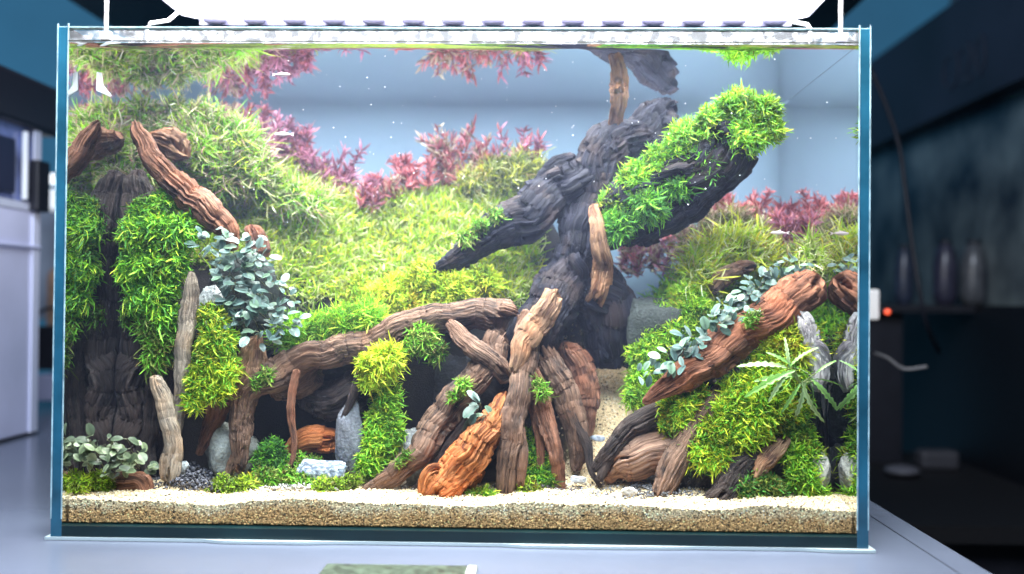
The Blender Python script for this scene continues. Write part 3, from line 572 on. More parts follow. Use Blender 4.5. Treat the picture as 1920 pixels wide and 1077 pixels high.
moss('drooping moss tail below the tall left curtain', [(292, 610, 30, .115), (305, 650, 26, .112), (292, 675, 18, .112), (320, 640, 18, .11), (244, 590, 16, .13)], ['green', 'olive'], 16, droop=.6)
moss('yellow green moss column beside the pale pointed stick', [(400, 600, 30, .11), (408, 640, 36, .105), (392, 680, 36, .10), (420, 690, 30, .1), (378, 715, 28, .097), (410, 730, 24, .1), (365, 750, 18, .095)], ['lime', 'green', 'yellow'], 15)
moss('fine green moss patch above the long root', [(550, 625, 34, .16), (600, 625, 36, .16), (650, 610, 36, .16), (690, 595, 30, .16), (570, 655, 24, .15)], ['lime', 'green'], 19, 3.2, droop=0)
moss('small yellow green moss tuft under the long root', [(705, 690, 34, .12), (730, 675, 28, .12), (690, 710, 16, .115)], ['yellow', 'lime'], 17)
moss('green moss strip running down beside the slate column', [(725, 745, 26, .13), (720, 790, 34, .125), (710, 835, 32, .12), (690, 875, 24, .11), (735, 810, 22, .12)], ['lime', 'green'], 14)
moss('dull green moss above the centre roots', [(790, 635, 26, .135), (760, 655, 20, .14), (815, 655, 20, .135)], ['olive', 'green'], 14)
moss('bright moss between the dark trunk arms', [(795, 530, 36, .21), (850, 548, 34, .2), (905, 530, 28, .205), (740, 548, 32, .215), (700, 570, 26, .2), (765, 580, 26, .19), (830, 575, 24, .19), (670, 545, 26, .23)], ['yellow', 'lime'], 16)
moss('dark green moss ball inside the cave entrance', [(508, 855, 32, .145), (530, 880, 22, .13), (495, 885, 18, .12)], ['deep', 'green'], 11)
moss('low moss mat on sand under the long root foot', [(425, 918, 30, .075), (400, 932, 18, .07), (460, 912, 22, .08)], ['lime', 'olive'], 10)
moss('low olive moss mat before the cave', [(500, 898, 24, .095), (540, 898, 24, .095), (570, 905, 18, .09), (560, 872, 22, .12), (590, 868, 14, .12)], ['olive', 'green'], 10)
moss('round moss cushion beside the foot of the broad root', [(610, 920, 26, .072), (635, 915, 22, .075), (660, 902, 16, .08)], ['lime', 'olive'], 10)
moss('tiny moss cushion between orange and upright roots', [(890, 935, 18, .07), (910, 932, 20, .07)], ['green', 'lime'], 10)
moss('green moss column between the centre roots', [(992, 825, 22, .14), (1000, 862, 26, .125), (1010, 895, 24, .11), (1030, 905, 18, .105)], ['green', 'deep', 'lime'], 12)
moss('olive moss ball at the foot of the centre roots', [(985, 922, 24, .085), (1005, 930, 18, .082)], ['olive', 'lime'], 10)
moss('yellow crown of moss under the long reddish log', [(1480, 640, 34, .11), (1510, 632, 24, .11), (1450, 665, 28, .108), (1500, 665, 26, .108), (1520, 655, 18, .11)], ['yellow', 'yellow', 'lime'], 16)
moss('large bright green moss mound at the right', [(1430, 700, 38, .108), (1480, 700, 30, .105), (1395, 735, 38, .105), (1440, 745, 42, .1), (1375, 780, 40, .1), (1420, 790, 40, .095), (1465, 780, 34, .1), (1340, 815, 36, .098), (1385, 820, 32, .093), (1320, 850, 26, .095), (1345, 860, 22, .09), (1500, 760, 24, .105)], ['lime', 'green', 'yellow'], 17)
moss('green moss column beside the grey wall stone', [(1500, 820, 30, .1), (1515, 855, 30, .095), (1505, 895, 32, .09), (1525, 925, 22, .085), (1480, 850, 18, .095)], ['green', 'lime'], 15)
moss('moss tuft by the dark forked root', [(1270, 770, 32, .12), (1300, 750, 28, .12), (1255, 795, 20, .118), (1290, 795, 22, .115), (1320, 765, 20, .12)], ['lime', 'yellow', 'green'], 15)
moss('dark olive moss ball on sand under the tan root tip', [(1400, 922, 26, .078), (1432, 910, 26, .08), (1415, 940, 16, .072), (1458, 925, 18, .08)], ['olive', 'deep'], 14)
moss('low moss by the left wall on the sand', [(180, 902, 20, .06), (200, 908, 16, .058), (150, 905, 16, .04)], ['lime', 'olive'], 9)
moss('bright green moss slope between path and grey leaves', [(1210, 715, 32, .165), (1195, 745, 22, .15), (1240, 700, 26, .16), (1230, 650, 34, .2), (1205, 670, 26, .19), (1265, 625, 36, .2), (1300, 590, 34, .2), (1240, 595, 30, .215), (1290, 560, 30, .22), (1340, 590, 24, .19)], ['lime', 'green', 'lime'], 14)
moss('tall light green grass tuft behind the grey arched stick', [(1310, 500, 30, .24), (1345, 480, 32, .25), (1385, 470, 34, .25), (1420, 475, 30, .25), (1440, 500, 24, .24), (1320, 530, 30, .23)], ['lime', 'pale', 'yellow'], 36, 4.5, .55, 'grass_tuft', 'aquatic plant', 'grass tufts at the back', droop=.25, up=.9)
moss('light green grass tuft touching the right wall', [(1500, 490, 26, .22), (1530, 480, 24, .2), (1545, 500, 16, .18)], ['lime', 'pale'], 32, 4.5, .6, 'grass_tuft', 'aquatic plant', 'grass tufts at the back', droop=.25, up=.9)
moss('pale brown feathery tuft under the red plants at right', [(1340, 430, 28, .3), (1380, 425, 32, .3), (1415, 440, 26, .3), (1300, 450, 20, .3)], ['rosy', 'olive'], 26, 3.2, .6, 'feathery_plant', 'aquatic plant', 'feathery plants at the back', droop=.1, up=.6)
moss('pale yellow feathery tuft beside the dark trunk', [(930, 320, 26, .32), (975, 310, 26, .32), (1015, 325, 22, .32), (890, 350, 30, .32), (960, 350, 30, .32)], ['pale', 'olive', 'yellow'], 24, 3.2, .6, 'feathery_plant', 'aquatic plant', 'feathery plants at the back', up=.5)
moss('pale rosy feathery plant at the top of the left hill', [(375, 225, 26, .26), (410, 250, 34, .26), (450, 275, 34, .26), (390, 290, 36, .24), (440, 310, 36, .24), (360, 262, 22, .24), (480, 315, 30, .25), (425, 335, 30, .235), (500, 345, 26, .25), (545, 365, 22, .255), (340, 300, 20, .235), (330, 205, 18, .27), (590, 385, 20, .26)], ['pale', 'rosy', 'lime', 'green'], 34, 4.4, .7, 'feathery_plant', 'aquatic plant', 'feathery plants at the back', up=.4)
moss('light green leafy plant in the corner behind the left twig', [(255, 345, 26, .2), (300, 340, 20, .2), (240, 300, 22, .2), (290, 235, 18, .26), (330, 215, 20, .3)], ['pale', 'green', 'rosy'], 22, 4, .8, 'feathery_plant', 'aquatic plant', 'feathery plants at the back', up=.4)
for a_ in [('small moss tuft creeping over the bend of the long root', [(500, 705, 12, .115), (480, 718, 10, .112)]),
  ('tiny moss tuft on the shoulder of the broad root', [(868, 722, 11, .10), (850, 742, 8, .098)]),
  ('tiny moss tuft low on the broad root', [(760, 852, 8, .075), (748, 868, 6, .072)]),
  ('moss spot on the long reddish log', [(1405, 600, 9, .085), (1420, 592, 7, .086)]),
  ('moss tuft in the fork of the centre roots', [(1018, 735, 12, .1), (1010, 720, 9, .105)]),
  ('moss fringe on the dark left arm of the trunk', [(900, 425, 14, .19), (930, 405, 12, .195), (870, 445, 12, .19)])]:
    moss(a_[0], a_[1], ['olive', 'green'], 12, 4.2, 1.2)
# hill carpets
def carpet(label, poly_x, Y0, Y1, n, pals, lpx, wpx, name='carpet_grass', keep=None):
    X = CAM[0]+(rng.uniform(poly_x[0], poly_x[1], n)-1007)*1.4/F_PX; Y = rng.uniform(Y0, Y1, n); Z, pw = hill(X, Y)
    k = pw < .15; X, Y, Z = X[k], Y[k], Z[k]; n = len(X); b = np.stack([X, Y, Z-.001], -1); s = S(Y)
    patch = fbm(b*16, 2)
    d = np.array([0, -.25, 1.0])+sph(n)*.75; be = sph(n)*1.0+np.array([0, -.1, -.15]); c0, c1 = palc(pals, n); c1 = np.clip(c1*(1+.35*patch[:, None]), 0, .9)
    V, Fq, C = blades(b, d, lpx*s*rng.uniform(.6, 1.3, n)*(1+.4*patch), wpx*s*rng.uniform(.7, 1.2, n), be, c0, c1)
    o = mesh_obj(name, V, Fq, M_moss, None, col=C); props(o, label, 'aquatic grass', kind='stuff')
carpet('bright yellow green grass carpeting the left hill', (320, 1010), .232, .345, 36000, ['lime', 'yellow', 'pale', 'pale', 'lime'], 19, 3.6)
carpet('bright green grass on the hill right of the path', (1190, 1640), .205, .345, 12000, ['lime', 'green'], 17, 3.3)
# red stem plants
def redplant(label, px, py, Y, hpx, n, pals, spread=22, lp=26, wp=4.5):
    s = S(Y); root = thing('red_plant', P(px, py, Y), label, 'aquatic plant', 'red stem plants along the back')
    b = P(px, py, Y); VV, FF, CC = [], [], []; nb = 0
    st = max(4, n//26); mb = MB()
    for k in range(st):
        lean = rng.normal(0, .32); hh = hpx*s*rng.uniform(.6, 1.05); x0 = rng.normal(0, spread*s*.6); y0 = rng.normal(0, .008)
        a = b+np.array([x0, y0, 0]); tip = a+np.array([lean*hh, rng.normal(0, .1)*hh, hh]); tip[2] = min(tip[2], HW-.01); mb.tube([a, (a+tip)/2+sph(1)[0]*.002, tip], .0007, 5)
        m_ = n//st*2; u = rng.random(m_)**.8; base = a+(tip-a)*u[:, None]; ax = (tip-a)/np.linalg.norm(tip-a)
        d = sph(m_)*.9+ax*.55; c0, c1 = palc(pals, m_)
        V, Fq, C = blades(base, d, lp*s*rng.uniform(.5, 1.2, m_)*(1.1-.4*u), wp*s*rng.uniform(.7, 1.2, m_), sph(m_)*.2+ax*.15, c0, c1, leafy=True)
        VV.append(V); FF.append(Fq+nb); CC.append(C); nb += len(V)
    o = mesh_obj('foliage', np.concatenate(VV), np.concatenate(FF), M_leaf, root, col=np.concatenate(CC)); o['kind'] = 'stuff'
    mb.v = [(min(max(x, -XI+.001), XI-.001), min(y, D-.002), z) for x, y, z in mb.v]
    o = mb.build('stem', pbr('red_stem', (.3, .1, .09), .6) if 'red_stem' not in bpy.data.materials else bpy.data.materials['red_stem'], root); o['kind'] = 'stuff'
for a in [
 ('tall hazy purple plant in the back left at the top of the hill', 425, 275, .33, 85, 220, ['purple', 'rosy']),
 ('tall purple plant reaching nearly to the surface on the left slope', 478, 285, .335, 95, 240, ['purple', 'purple', 'red']),
 ('purple red stem plant highest on the left slope', 450, 285, .315, 75, 190, ['purple', 'red']),
 ('purple stem plant second down the left slope', 515, 300, .31, 85, 200, ['purple']),
 ('purple red stem plant third down the left slope', 560, 320, .325, 80, 200, ['purple', 'purple', 'red']),
 ('dark purple stem plant on the middle of the left slope', 600, 350, .31, 80, 190, ['purple']),
 ('dull red stem plant fifth down the left slope', 640, 370, .32, 65, 190, ['purple', 'red']),
 ('dull red stem plant in the dip between slope and middle bush', 690, 395, .315, 65, 190, ['red', 'purple']),
 ('low rosy stem plant leading into the middle bush', 735, 380, .32, 55, 150, ['red', 'rosy']),
 ('red stem plant at the left end of the middle bush', 780, 360, .335, 75, 190, ['red']),
 ('tall spiky red stem plant with the longest tips of the middle bush', 835, 350, .335, 112, 260, ['red', 'red', 'rosy']),
 ('red stem plant in the centre of the middle bush', 885, 350, .335, 90, 240, ['red', 'rosy']),
 ('pinkish red stem plant right of the middle bush centre', 925, 350, .34, 80, 200, ['red', 'rosy']),
 ('spiky red stem plant at the right end of the middle bush', 965, 345, .335, 100, 220, ['red', 'purple']),
 ('low rosy plant under the dark slanting log beside the trunk', 1190, 520, .33, 75, 170, ['rosy', 'purple', 'red']),
 ('rosy purple plant under the middle of the dark slanting log', 1235, 510, .33, 80, 190, ['purple', 'rosy']),
 ('pinkish plant below the dark slanting log stub', 1285, 490, .325, 80, 190, ['rosy', 'red', 'purple']),
 ('red stem plant just right of the slanting log tip', 1325, 450, .335, 85, 200, ['red']),
 ('vivid red stem plant second from the slanting log', 1370, 445, .335, 95, 240, ['red']),
 ('vivid red stem plant above the light green grass tuft', 1412, 450, .335, 90, 220, ['red']),
 ('low dull red plant in the far right corner', 1450, 455, .335, 70, 170, ['purple', 'red']),
 ('dull red plant nearer the right wall', 1490, 455, .28, 60, 150, ['red', 'purple']),
]: redplant(*a)
# broad round leaves, each a part
def leaf_mesh(name, c, lobes=0, curve=.25):
    n = 9 if not lobes else 26; V = []; C = []
    for i in range(n+1):
        u = i/n; w_ = .52*math.sin(math.pi*min(1, u**1.15*.9+.06))**.65*(1 if not lobes else .35+.65*abs(math.sin(lobes*math.pi*u)))
        if lobes: w_ *= .62
        if i == 0: w_ = .03
        for sgn in (-1, -.5, 0, .5, 1):
            V.append((u, sgn*w_*.5 if not lobes else sgn*w_*.42, -curve*u*u+.08*abs(sgn)*w_)); k = (.75 if sgn == 0 else 1.0)
            C.append([x*k*(.85+.3*abs(sgn)) for x in c])
    Fq = []
    for i in range(n):
        for j in range(4): a = i*5+j; Fq.append((a, a+1, a+6, a+5))
    me = bpy.data.meshes.new(name); me.from_pydata(V, [], Fq); me.materials.append(M_leaf2); me.polygons.foreach_set('use_smooth', [True]*len(Fq))
    a = me.color_attributes.new('Col', 'FLOAT_COLOR', 'POINT'); cc = np.ones((len(V), 4)); cc[:, :3] = C; a.data.foreach_set('color', cc.ravel()); return me
M_leaf2 = leaf_mat('broad_leaf', .12, .32)
LM = [leaf_mesh('leaf', c) for c in ((.11, .18, .17), (.16, .24, .22), (.24, .33, .31), (.07, .13, .11), (.17, .27, .19))]
LMB = [leaf_mesh('leaf', c) for c in ((.13, .17, .09), (.20, .25, .14), (.28, .33, .20), (.08, .11, .07))]
def place_leaf(me, parent, p, d, L_, w_=1.0, up=None):
    d = Vector(d).normalized(); up = Vector(up or (rng.normal(0, .35), -.55, .75)).normalized(); y = up.cross(d); 
    if y.length < 1e-3: y = Vector((1, 0, 0)).cross(d)
    y.normalize(); z = d.cross(y)
    M = Matrix(((d.x*L_, y.x*L_*w_, z.x*L_, p[0]), (d.y*L_, y.y*L_*w_, z.y*L_, p[1]), (d.z*L_, y.z*L_*w_, z.z*L_, p[2]), (0, 0, 0, 1)))
    o = bpy.data.objects.new('leaf', me); COL.objects.link(o); o.parent = parent
    o.matrix_local = Matrix.Translation(-Vector(parent.location)) @ M; return o
def leafplant(label, pts, n, lpx, meshes, group='round leaved plants on the wood'):
    """pts: (px,py,Y,radius px) clusters"""
    root = thing('round_leaf_plant', P(*pts[0][:3]), label, 'aquatic plant', group); mb = MB(); wts = np.array([p[3]**2 for p in pts], float); wts /= wts.sum()
    for k in range(n):
        i = rng.choice(len(pts), p=wts); px, py, Y, r = pts[i]; s = S(Y); a = rng.uniform(0, 6.28); q = r*math.sqrt(rng.random())
        x, y = px+q*math.cos(a), py+q*math.sin(a); Yk = Y-rng.uniform(0, .02); p = P(x, y, Yk)
        L_ = lpx*s*rng.uniform(.65, 1.25); d = np.array([math.cos(a)*.7+rng.normal(0, .6), rng.normal(-.3, .3), rng.normal(.15, .55)]); d /= np.linalg.norm(d)
        p[0] = np.clip(p[0], -XI+L_, XI-L_); p[1] = max(p[1], T+L_*.8+.002)
        place_leaf(meshes[rng.integers(len(meshes))], root, p, d, L_, rng.uniform(1.0, 1.5))
        if k % 3 == 0: mb.tube([p-np.array([0, -.02, .01]), p-d*L_*.3, p], .0006, 4)
    o = mb.build('stem', pbr('leaf_stem', (.12, .12, .07), .6), root); o['kind'] = 'stuff'
leafplant('cascade of grey green oval leaves left of the cave', [(395, 455, .105, 30), (440, 470, .11, 34), (480, 470, .115, 34), (430, 515, .115, 36), (480, 520, .12, 40), (455, 570, .12, 40), (510, 545, .125, 36), (430, 595, .12, 30), (490, 610, .12, 36), (535, 590, .13, 30)], 260, 20, LM)
leafplant('grey green oval leaves lining the top edge of the long reddish log', [(1215, 690, .105, 24), (1260, 675, .105, 26), (1300, 640, .11, 26), (1335, 615, .11, 26), (1370, 592, .115, 28), (1400, 565, .125, 24)], 110, 21, LM)
leafplant('small grey green leaves at the upper end of the long reddish log', [(1420, 535, .15, 24), (1455, 515, .15, 24), (1490, 500, .155, 22), (1500, 520, .15, 14)], 60, 18, LM)
leafplant('pale olive rounded leaves on the sand beside the left wall', [(150, 850, .035, 26), (205, 850, .055, 30), (240, 850, .06, 34), (215, 880, .055, 24), (265, 868, .062, 18), (165, 835, .045, 20)], 95, 21, LMB)
leafplant('few mint green leaves at the top of the orange root', [(880, 785, .1, 14), (905, 768, .1, 14), (870, 760, .105, 12)], 10, 26, LM[1:])
# lobed leaf plant
LF = [leaf_mesh('lobed_leaf', c, 7, .55) for c in ((.16, .34, .07), (.24, .44, .12), (.36, .50, .22))]
root = thing('lobed_leaf_plant', P(1500, 690, .075), 'plant with long serrated pale green leaves in front of the moss mound', 'aquatic plant')
mb = MB()
for (x0, y0, x1, y1) in [(1475, 690, 1400, 665), (1480, 690, 1475, 640), (1480, 690, 1515, 640), (1480, 695, 1440, 745), (1485, 700, 1475, 755), (1490, 695, 1400, 725), (1485, 690, 1530, 690),
      (1500, 720, 1470, 770), (1510, 715, 1500, 790), (1510, 715, 1575, 695), (1520, 712, 1592, 745), (1515, 712, 1545, 755), (1525, 715, 1590, 770), (1500, 705, 1425, 700), (1490, 690, 1455, 655), (1505, 715, 1522, 800), (1530, 700, 1560, 672)]:
    Y = .062+rng.uniform(-.008, .012); a = P(x0, y0, Y); xw = 1585; b = P(min(x1, xw), y1, Y-.01); d = b-a; L_ = np.linalg.norm(d); up = (rng.normal(0, .6), -.8+rng.normal(0, .4), .5)
    place_leaf(LF[rng.integers(3)], root, a, d, L_*.95, .62, up); mb.tube([P(1500, 720, Y+.02), (a+P(1500, 720, Y+.02))/2, a], .0007, 5)
o = mb.build('stem', pbr('pale_stem', (.25, .3, .12), .6), root)
# ------------------------------------------------------------------ bubbles, fish, clip
def bubbles():
    b = MB()
    for _ in range(150):
        Y = rng.uniform(.02, .3); p = P(rng.uniform(450, 1590) , rng.uniform(95, 420), Y)
        if p[2] > HW-.004 or abs(p[0]) > XI-.004: continue
        r = rng.uniform(.0004, .0009); b.ell(p, (r, r, r), 6, 4)
    o = b.build('bubble', pbr('air_bubble', (.9, .93, 1), .1), None, True); props(o, 'tiny white bubbles drifting in the upper water', 'bubbles', kind='stuff')
bubbles()
def fish(px, py, Y, L_, flip, label):
    p = P(px, py, Y); t = thing('small_fish', p, label, 'fish', 'tiny fish in the open water'); n, k = 8, 9; V = []; f = []
    for i in range(k):
        u = i/(k-1); r = .13*math.sin(math.pi*min(1, u*.9+.08))**.9*L_
        for j in range(n): a = j*2*math.pi/n; V.append((p[0]+flip*(u-.5)*L_, p[1]+.5*r*math.cos(a), p[2]+r*math.sin(a)))
    for i in range(k-1):
        for j in range(n): f.append((i*n+j, i*n+(j+1) % n, (i+1)*n+(j+1) % n, (i+1)*n+j))
    mesh_obj('body', V, f, M_fish, t, True)
    e = p+np.array([flip*.5*L_, 0, 0]); MB().add([e-[flip*.06*L_, 0, 0], e+[flip*.22*L_, .0004, .13*L_], e+[flip*.13*L_, 0, 0], e+[flip*.22*L_, -.0004, -.13*L_]], [(0, 1, 2), (0, 2, 3)]).build('tail_fin', M_fish, t)
    q = p+np.array([0, 0, .1*L_]); MB().add([q-[.1*L_, 0, 0], q+[.12*L_, 0, 0], q+[flip*.12*L_, 0, .12*L_]], [(0, 1, 2)]).build('dorsal_fin', M_fish, t)
M_fish = pbr('fish_skin', (.75, .62, .66), .35)
fish(530, 252, .12, .020, 1, 'tiny pale pink fish in front of the purple plants')
fish(530, 140, .08, .018, -1, 'tiny pale fish just under the surface near the left')
fish(1460, 437, .2, .020, 1, 'tiny pinkish fish before the red plants at the right')
p = P(192, 150, .05)
t = thing('plastic_clip', p, 'small white bent plastic clip inside the upper left glass corner', 'clip')
MB().add([P(182, 135, .05), P(191, 138, .05), P(194, 160, .052), P(210, 180, .054), P(206, 182, .054), P(181, 170, .05)], [(0, 1, 2, 5), (5, 2, 3, 4)]).build('tab', M_white, t)
t.children[0].modifiers.new('solid', 'SOLIDIFY').thickness = .0015

# ------------------------------------------------------------------ table and room
M_table = pbr('table_laminate', (.115, .135, .185), .24, noise=.12, nscale=4)
o = MB().box((-2.2, -.6, -.03), (.5195, 1.9, 0)).build('table', M_table); props(o, 'glossy pale lavender grey table top under the aquarium', 'table')
o.name = 'table_top'
tt = thing('table', (-.8, .6, -.03), 'glossy pale lavender grey table under the aquarium', 'table'); 
o.parent = tt; o.matrix_parent_inverse = Matrix.Translation((.8, -.6, .03)); del o['label']; del o['category']
MB().box((.5225, -.6, -.03), (.554, 1.9, 0)).build('edge_strip', M_table, tt)
MB().box((.5195, -.6, -.03), (.5225, 1.9, -.003)).build('seam', M_black, tt)
for lx in (-2.1, .49):
    for ly in (-.55, 1.8): MB().box((lx, ly, -.8), (lx+.05, ly+.05, -.0302)).build('leg', M_table, tt)
# wavy foam mat under the tank
n = 160; xs = np.linspace(-.462, .462, n); yo = -.0035-.0035*np.clip(vnoise(np.stack([xs*9, xs*0, xs*0], -1))*3, -.6, 1)
V = [(x, y, .0005) for x, y in zip(xs, yo)]+[(x, y, .0038) for x, y in zip(xs, yo)]+[(x, .39, .0038) for x in xs]
Fq = [(i, i+1, n+i+1, n+i) for i in range(n-1)]+[(n+i, n+i+1, 2*n+i+1, 2*n+i) for i in range(n-1)]
mesh_obj('foam_mat', V, Fq, pbr('white_foam', (.42, .52, .55), .6)); props(bpy.data.objects['foam_mat'], 'thin white foam mat with wavy edge under the aquarium', 'mat')
# printed card
t = thing('printed_card', (-.05, -.14, 0), 'dark green printed card lying on the table before the aquarium', 'card')
MB().box((-.125, -.20, .0004), (.03, -.088, .0016)).build('card_sheet', pbr('card_print', (.05, .07, .05), .4, noise=.9, nscale=120), t)
MB().box((.020, -.20, .00165), (.029, -.0885, .0018)).build('pale_border', pbr('card_border', (.6, .62, .6), .5), t)
# room
room = lambda name, a, b, m: props(MB().box(a, b).build(name, m), kind='structure')
M_blue = pbr('blue_wall', (.09, .36, .56), .8, noise=.12, nscale=2); M_teal = pbr('grey_teal_wall', (.12, .19, .22), .8, noise=.15, nscale=2)
room('wall', (-3.2, 3.0, -1), (3.2, 3.1, 2.6), M_blue); room('floor', (-3.2, -2.5, -.95), (3.2, 3.0, -.9), pbr('dark_floor', (.02, .014, .012), .6, noise=.4, nscale=3))
room('right_wall', (1.75, -2.4, -.9), (1.85, 3.0, 2.6), M_teal)
# black shelf above on the left
t = thing('overhead_shelf', (-.7, 2, 1.3), 'black shelf hanging high behind the lamp', 'shelf')
def pv(px, py, d): return P(px, py, d-1.1296)
a, b_ = pv(128, -2, 1.9), pv(300, 54, 3.2); 
MB().box((-.97, .9, .94), (.80, 2.4, .99)).build('shelf_board', pbr('black_board', (.02, .018, .028), .5, noise=.3), t)
MB().box((-.97, .88, .94), (.80, .9, 1.06)).build('front_lip', M_black, t)
# second aquarium at the left
t = thing('filter_box', (-1.1, .7, 0), 'clear lavender tinted acrylic tank with black hood at the left edge', 'aquarium')
M_acr = pbr('frosted_acrylic', (.74, .76, 1.0), .25, noise=.1, nscale=6, coat=.5); 
MB().box((-1.35, .45, .004), (-.905, .86, .44)).build('body', M_acr, t, bev=.004)
MB().box((-1.35, .45, .44), (-.903, .862, .455)).build('waterline_band', pbr('bright_band', (.7, .74, .9), .2), t)
MB().box((-1.345, .455, .4552), (-.91, .855, .60)).build('upper_body', pbr('clear_blue', (.16, .2, .42), .12, noise=.6, nscale=14), t)
MB().box((-.9045, .835, .006), (-.901, .8615, .60)).build('corner_strip', pbr('pale_corner', (.75, .78, .95), .2), t)
MB().tube([(-.902, .80, .46), (-.902, .80, .59)], .006).build('riser_pipe', M_white, t)
MB().box((-.9045, .66, .468), (-.898, .76, .57)).build('pump_block', pbr('dark_pump', (.03, .035, .07), .3), t, bev=.003)
MB().tube([(-.9, .47, .37), (-.9, .86, .37)], .003).build('side_rail', M_acr, t)
MB().box((-1.36, .43, .60), (-.895, .94, .70)).build('hood', pbr('black_hood', (.03, .032, .045), .35), t, bev=.01)
MB().box((-.905, .82, .44), (-.885, .87, .54)).build('outlet', M_black, t, bev=.004)
MB().box((-1.355, .445, 0), (-.90, .865, .0035)).build('base_pad', M_black, t)
def bgbox(name, label, cat, px0, py0, px1, py1, d, depth, m, bev=.004):
    a = pv(px0, py1, d); b = pv(px1, py0, d); o = MB().box((a[0], a[1], a[2]), (b[0], a[1]+depth, b[2])).build(name, m, bev=bev); return props(o, label, cat)
bgbox('white_box', 'white box with added glow behind the left glass edge', 'lamp', 74, 326, 118, 342, 2.6, .05, pbr('box_white_glow', (.9, .9, .9), .4, emis=((.9, .95, 1), 1.2)))  # a white box, no lamp; emission added to brighten it
bgbox('white_container', 'white plastic container under the white box', 'container', 72, 355, 118, 392, 2.6, .1, pbr('container_white_glow', (.8, .82, .85), .4, emis=((.9, .95, 1), .5)))  # plain container, its brightness put in as emission
bgbox('partition', 'grey panel behind the left side of the aquarium', 'panel', 66, 392, 122, 600, 2.9, .03, pbr('panel_grey', (.28, .33, .42), .6, noise=.3, nscale=6))
bgbox('tan_bag', 'blurred tan bag leaning on the grey panel', 'bag', 78, 500, 120, 640, 2.7, .08, pbr('tan_cloth', (.38, .24, .17), .8, noise=.3), .03)
bgbox('dark_box', 'black box on the table behind the left glass edge', 'box', 64, 612, 120, 694, 2.5, .1, M_black)
bgbox('grey_tray', 'low lavender grey tray on the far table', 'tray', 66, 704, 120, 752, 2.4, .15, pbr('tray_grey', (.32, .34, .5), .4))
MB_ = MB().tube([pv(66, 590, 2.4), pv(85, 580, 2.4), pv(118, 572, 2.4)], .004, 6).build('black_cable', M_black); props(MB_, 'black cable in front of the tan bag', 'cable')
# right side dark cabinet
t = thing('display_cabinet', (1.4, 1.5, -.9), 'dark display cabinet with blurred lettering receding at the right', 'cabinet')
MB().box((1.30, .3, .842), (1.74, 2.9, 1.157)).build('header_panel', pbr('dark_header', (.022, .022, .04), .5, noise=.4, nscale=3), t)
m, nt, out = newmat('dim_glass_case'); L = nt.links.new; tc = N(nt, 'ShaderNodeTexCoord'); nz = N(nt, 'ShaderNodeTexNoise'); nz.inputs['Scale'].default_value = 5; nz.inputs['Detail'].default_value = 4; L(tc.outputs['Object'], nz.inputs[0])
cr = N(nt, 'ShaderNodeValToRGB'); L(nz.outputs[0], cr.inputs[0]); cr.color_ramp.elements[0].position = .35; cr.color_ramp.elements[0].color = (.02, .03, .045, 1); cr.color_ramp.elements[1].position = .7; cr.color_ramp.elements[1].color = (.24, .29, .29, 1)
p_ = N(nt, 'ShaderNodeBsdfPrincipled'); L(cr.outputs[0], p_.inputs['Base Color']); p_.inputs['Roughness'].default_value = .3; L(p_.outputs[0], out.inputs[0])
MB().box((1.36, .3, .27), (1.74, 2.9, .842)).build('glass_case', m, t)
MB().box((1.28, .3, -.9), (1.74, 2.9, .27)).build('base_cabinet', pbr('black_base', (.004, .004, .007), .5), t)
# letters on the header
def letters(txt, y, z, size, parent):
    c = bpy.data.curves.new('lettering', 'FONT'); c.body = txt; c.size = size; c.extrude = .001; o = bpy.data.objects.new('lettering', c); COL.objects.link(o)
    me = bpy.data.meshes.new_from_object(o); bpy.data.objects.remove(o); o = bpy.data.objects.new('lettering', me); COL.objects.link(o)
    me.materials.clear(); me.materials.append(pbr('faint_letters', (.032, .032, .05), .5)); o.parent = parent; o.rotation_euler = (math.pi/2, 0, -math.pi/2); o.location = Vector((1.2985, y, z))-parent.location
letters('O20', 1.95, .90, .17, t)
def jar(label, px, py, w_, h_, d, c):
    p = pv(px, py+h_/2, d); s = d/F_PX; r = w_/2*s; hh = h_*s; x = p[0]; y = p[1]; pr = [(.55, 0), (.95, .06), (1, .2), (1, .6), (.82, .82), (.45, .95)]
    t = thing('jar', (x, y, .27), label, 'jar', 'jars on the cabinet ledge'); V = []; f = []; n = 14
    for (q, u) in pr: V += [(x+r*q*math.cos(a*2*math.pi/n), y+r*q*math.sin(a*2*math.pi/n), .2705+hh*u) for a in range(n)]
    for i in range(len(pr)-1): f += [(i*n+j, i*n+(j+1) % n, (i+1)*n+(j+1) % n, (i+1)*n+j) for j in range(n)]
    mesh_obj('glass_body', V, f, pbr('jar_'+str(px), c, .3, noise=.3), t, True); MB().tube([(x, y, .27+hh*.94), (x, y, .27+hh)], r*.5, 12).build('lid', M_black, t)
t2 = thing('ledge', (1.2, 1.2, .2), 'narrow black ledge in front of the cabinet holding jars', 'shelf'); MB().box((.85, 1.65, .25), (1.278, 1.95, .27)).build('ledge_board', M_black, t2); MB().box((1.0, 1.7, -.9), (1.1, 1.9, .2498)).build('support_post', M_black, t2)
jar('narrow dim grey jar nearest the aquarium', 1695, 490, 34, 110, 2.95, (.03, .04, .07))
jar('dim jar with pale ring beside the narrow grey jar', 1772, 490, 44, 120, 2.95, (.035, .035, .06))
jar('pale grey jar brightest of the row', 1825, 485, 50, 120, 2.95, (.075, .08, .09))
jar('olive yellow jar at the outer end of the row', 1888, 470, 46, 150, 2.95, (.06, .055, .02))
t = thing('power_switch', pv(1645, 570, 1.9), 'white plastic power box beside the right glass edge with red light', 'switch')
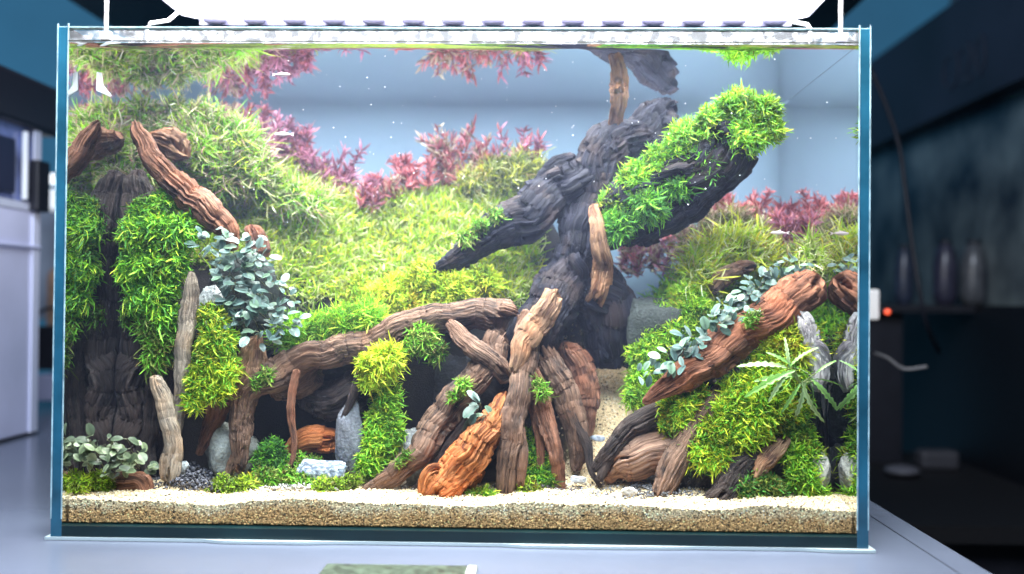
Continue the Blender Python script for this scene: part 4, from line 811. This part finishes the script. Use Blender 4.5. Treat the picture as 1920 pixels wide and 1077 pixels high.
a = pv(1622, 600, 1.9); b = pv(1650, 543, 1.9); MB().box((a[0], a[1], a[2]), (b[0], a[1]+.03, b[2])).build('housing', pbr('switch_white_glow', (.75, .74, .72), .4, emis=((1, .97, .95), .25)), t, bev=.004)  # housing gives no light itself; faint emission added for brightness
c_ = pv(1664, 585, 1.9); MB().ell(c_, (.006, .006, .006)).build('red_light', pbr('red_led', (.8, .1, .05), .3, emis=((1, .12, .05), 1.0)), t, True)
MB().tube([(b[0]-.002, a[1]+.015, a[2]+.02), (c_[0], c_[1]+.004, c_[2])], .004).tube([(a[0]+.01, a[1]+.02, a[2]), (a[0]+.01, a[1]+.02, -.06), (a[0]+.03, 1.2, -.2), (1.27, 1.2, -.2)], .003).build('bracket', M_black, t)
o = MB().tube(catmull([pv(1632, 130, 2.3), pv(1658, 190, 2.3), pv(1685, 270, 2.3), pv(1698, 360, 2.3), pv(1712, 470, 2.3), pv(1735, 600, 2.3), pv(1760, 660, 2.4)], 24), .005, 8).build('hanging_cable', M_black, None, True); props(o, 'black cable hanging down behind the right glass edge', 'cable')
o = MB().tube(catmull([pv(1640, 662, 2), pv(1665, 672, 2), pv(1695, 692, 2), pv(1738, 688, 2)], 20), .003, 8).build('grey_wire', pbr('grey_wire', (.3, .29, .29), .5), None, True); props(o, 'short curled grey wire in the dark beside the aquarium', 'wire')
t3 = thing('low_bench', (1, 1.3, -.9), 'black low bench in the dark beside the table', 'bench'); MB().box((.72, .9, -.20), (1.27, 1.9, -.165)).build('bench_top', pbr('bench_black', (.006, .006, .008), .6), t3); MB().box((.76, .95, -.9), (1.2, 1.8, -.2005)).build('bench_base', M_black, t3)
p = pv(1692, 862, 2.6); o = MB().ell((p[0], p[1], -.150), (.045, .045, .014)).build('pale_dish', pbr('dish', (.12, .12, .14), .5), None, True); props(o, 'flat pale dish on the black bench', 'dish')
p = pv(1765, 845, 2.7); o = MB().box((p[0]-.05, p[1], -.1648), (p[0]+.05, p[1]+.06, -.115)).build('grey_package', pbr('package', (.05, .05, .06), .6), None, bev=.01); props(o, 'dull grey package behind the pale dish', 'package')
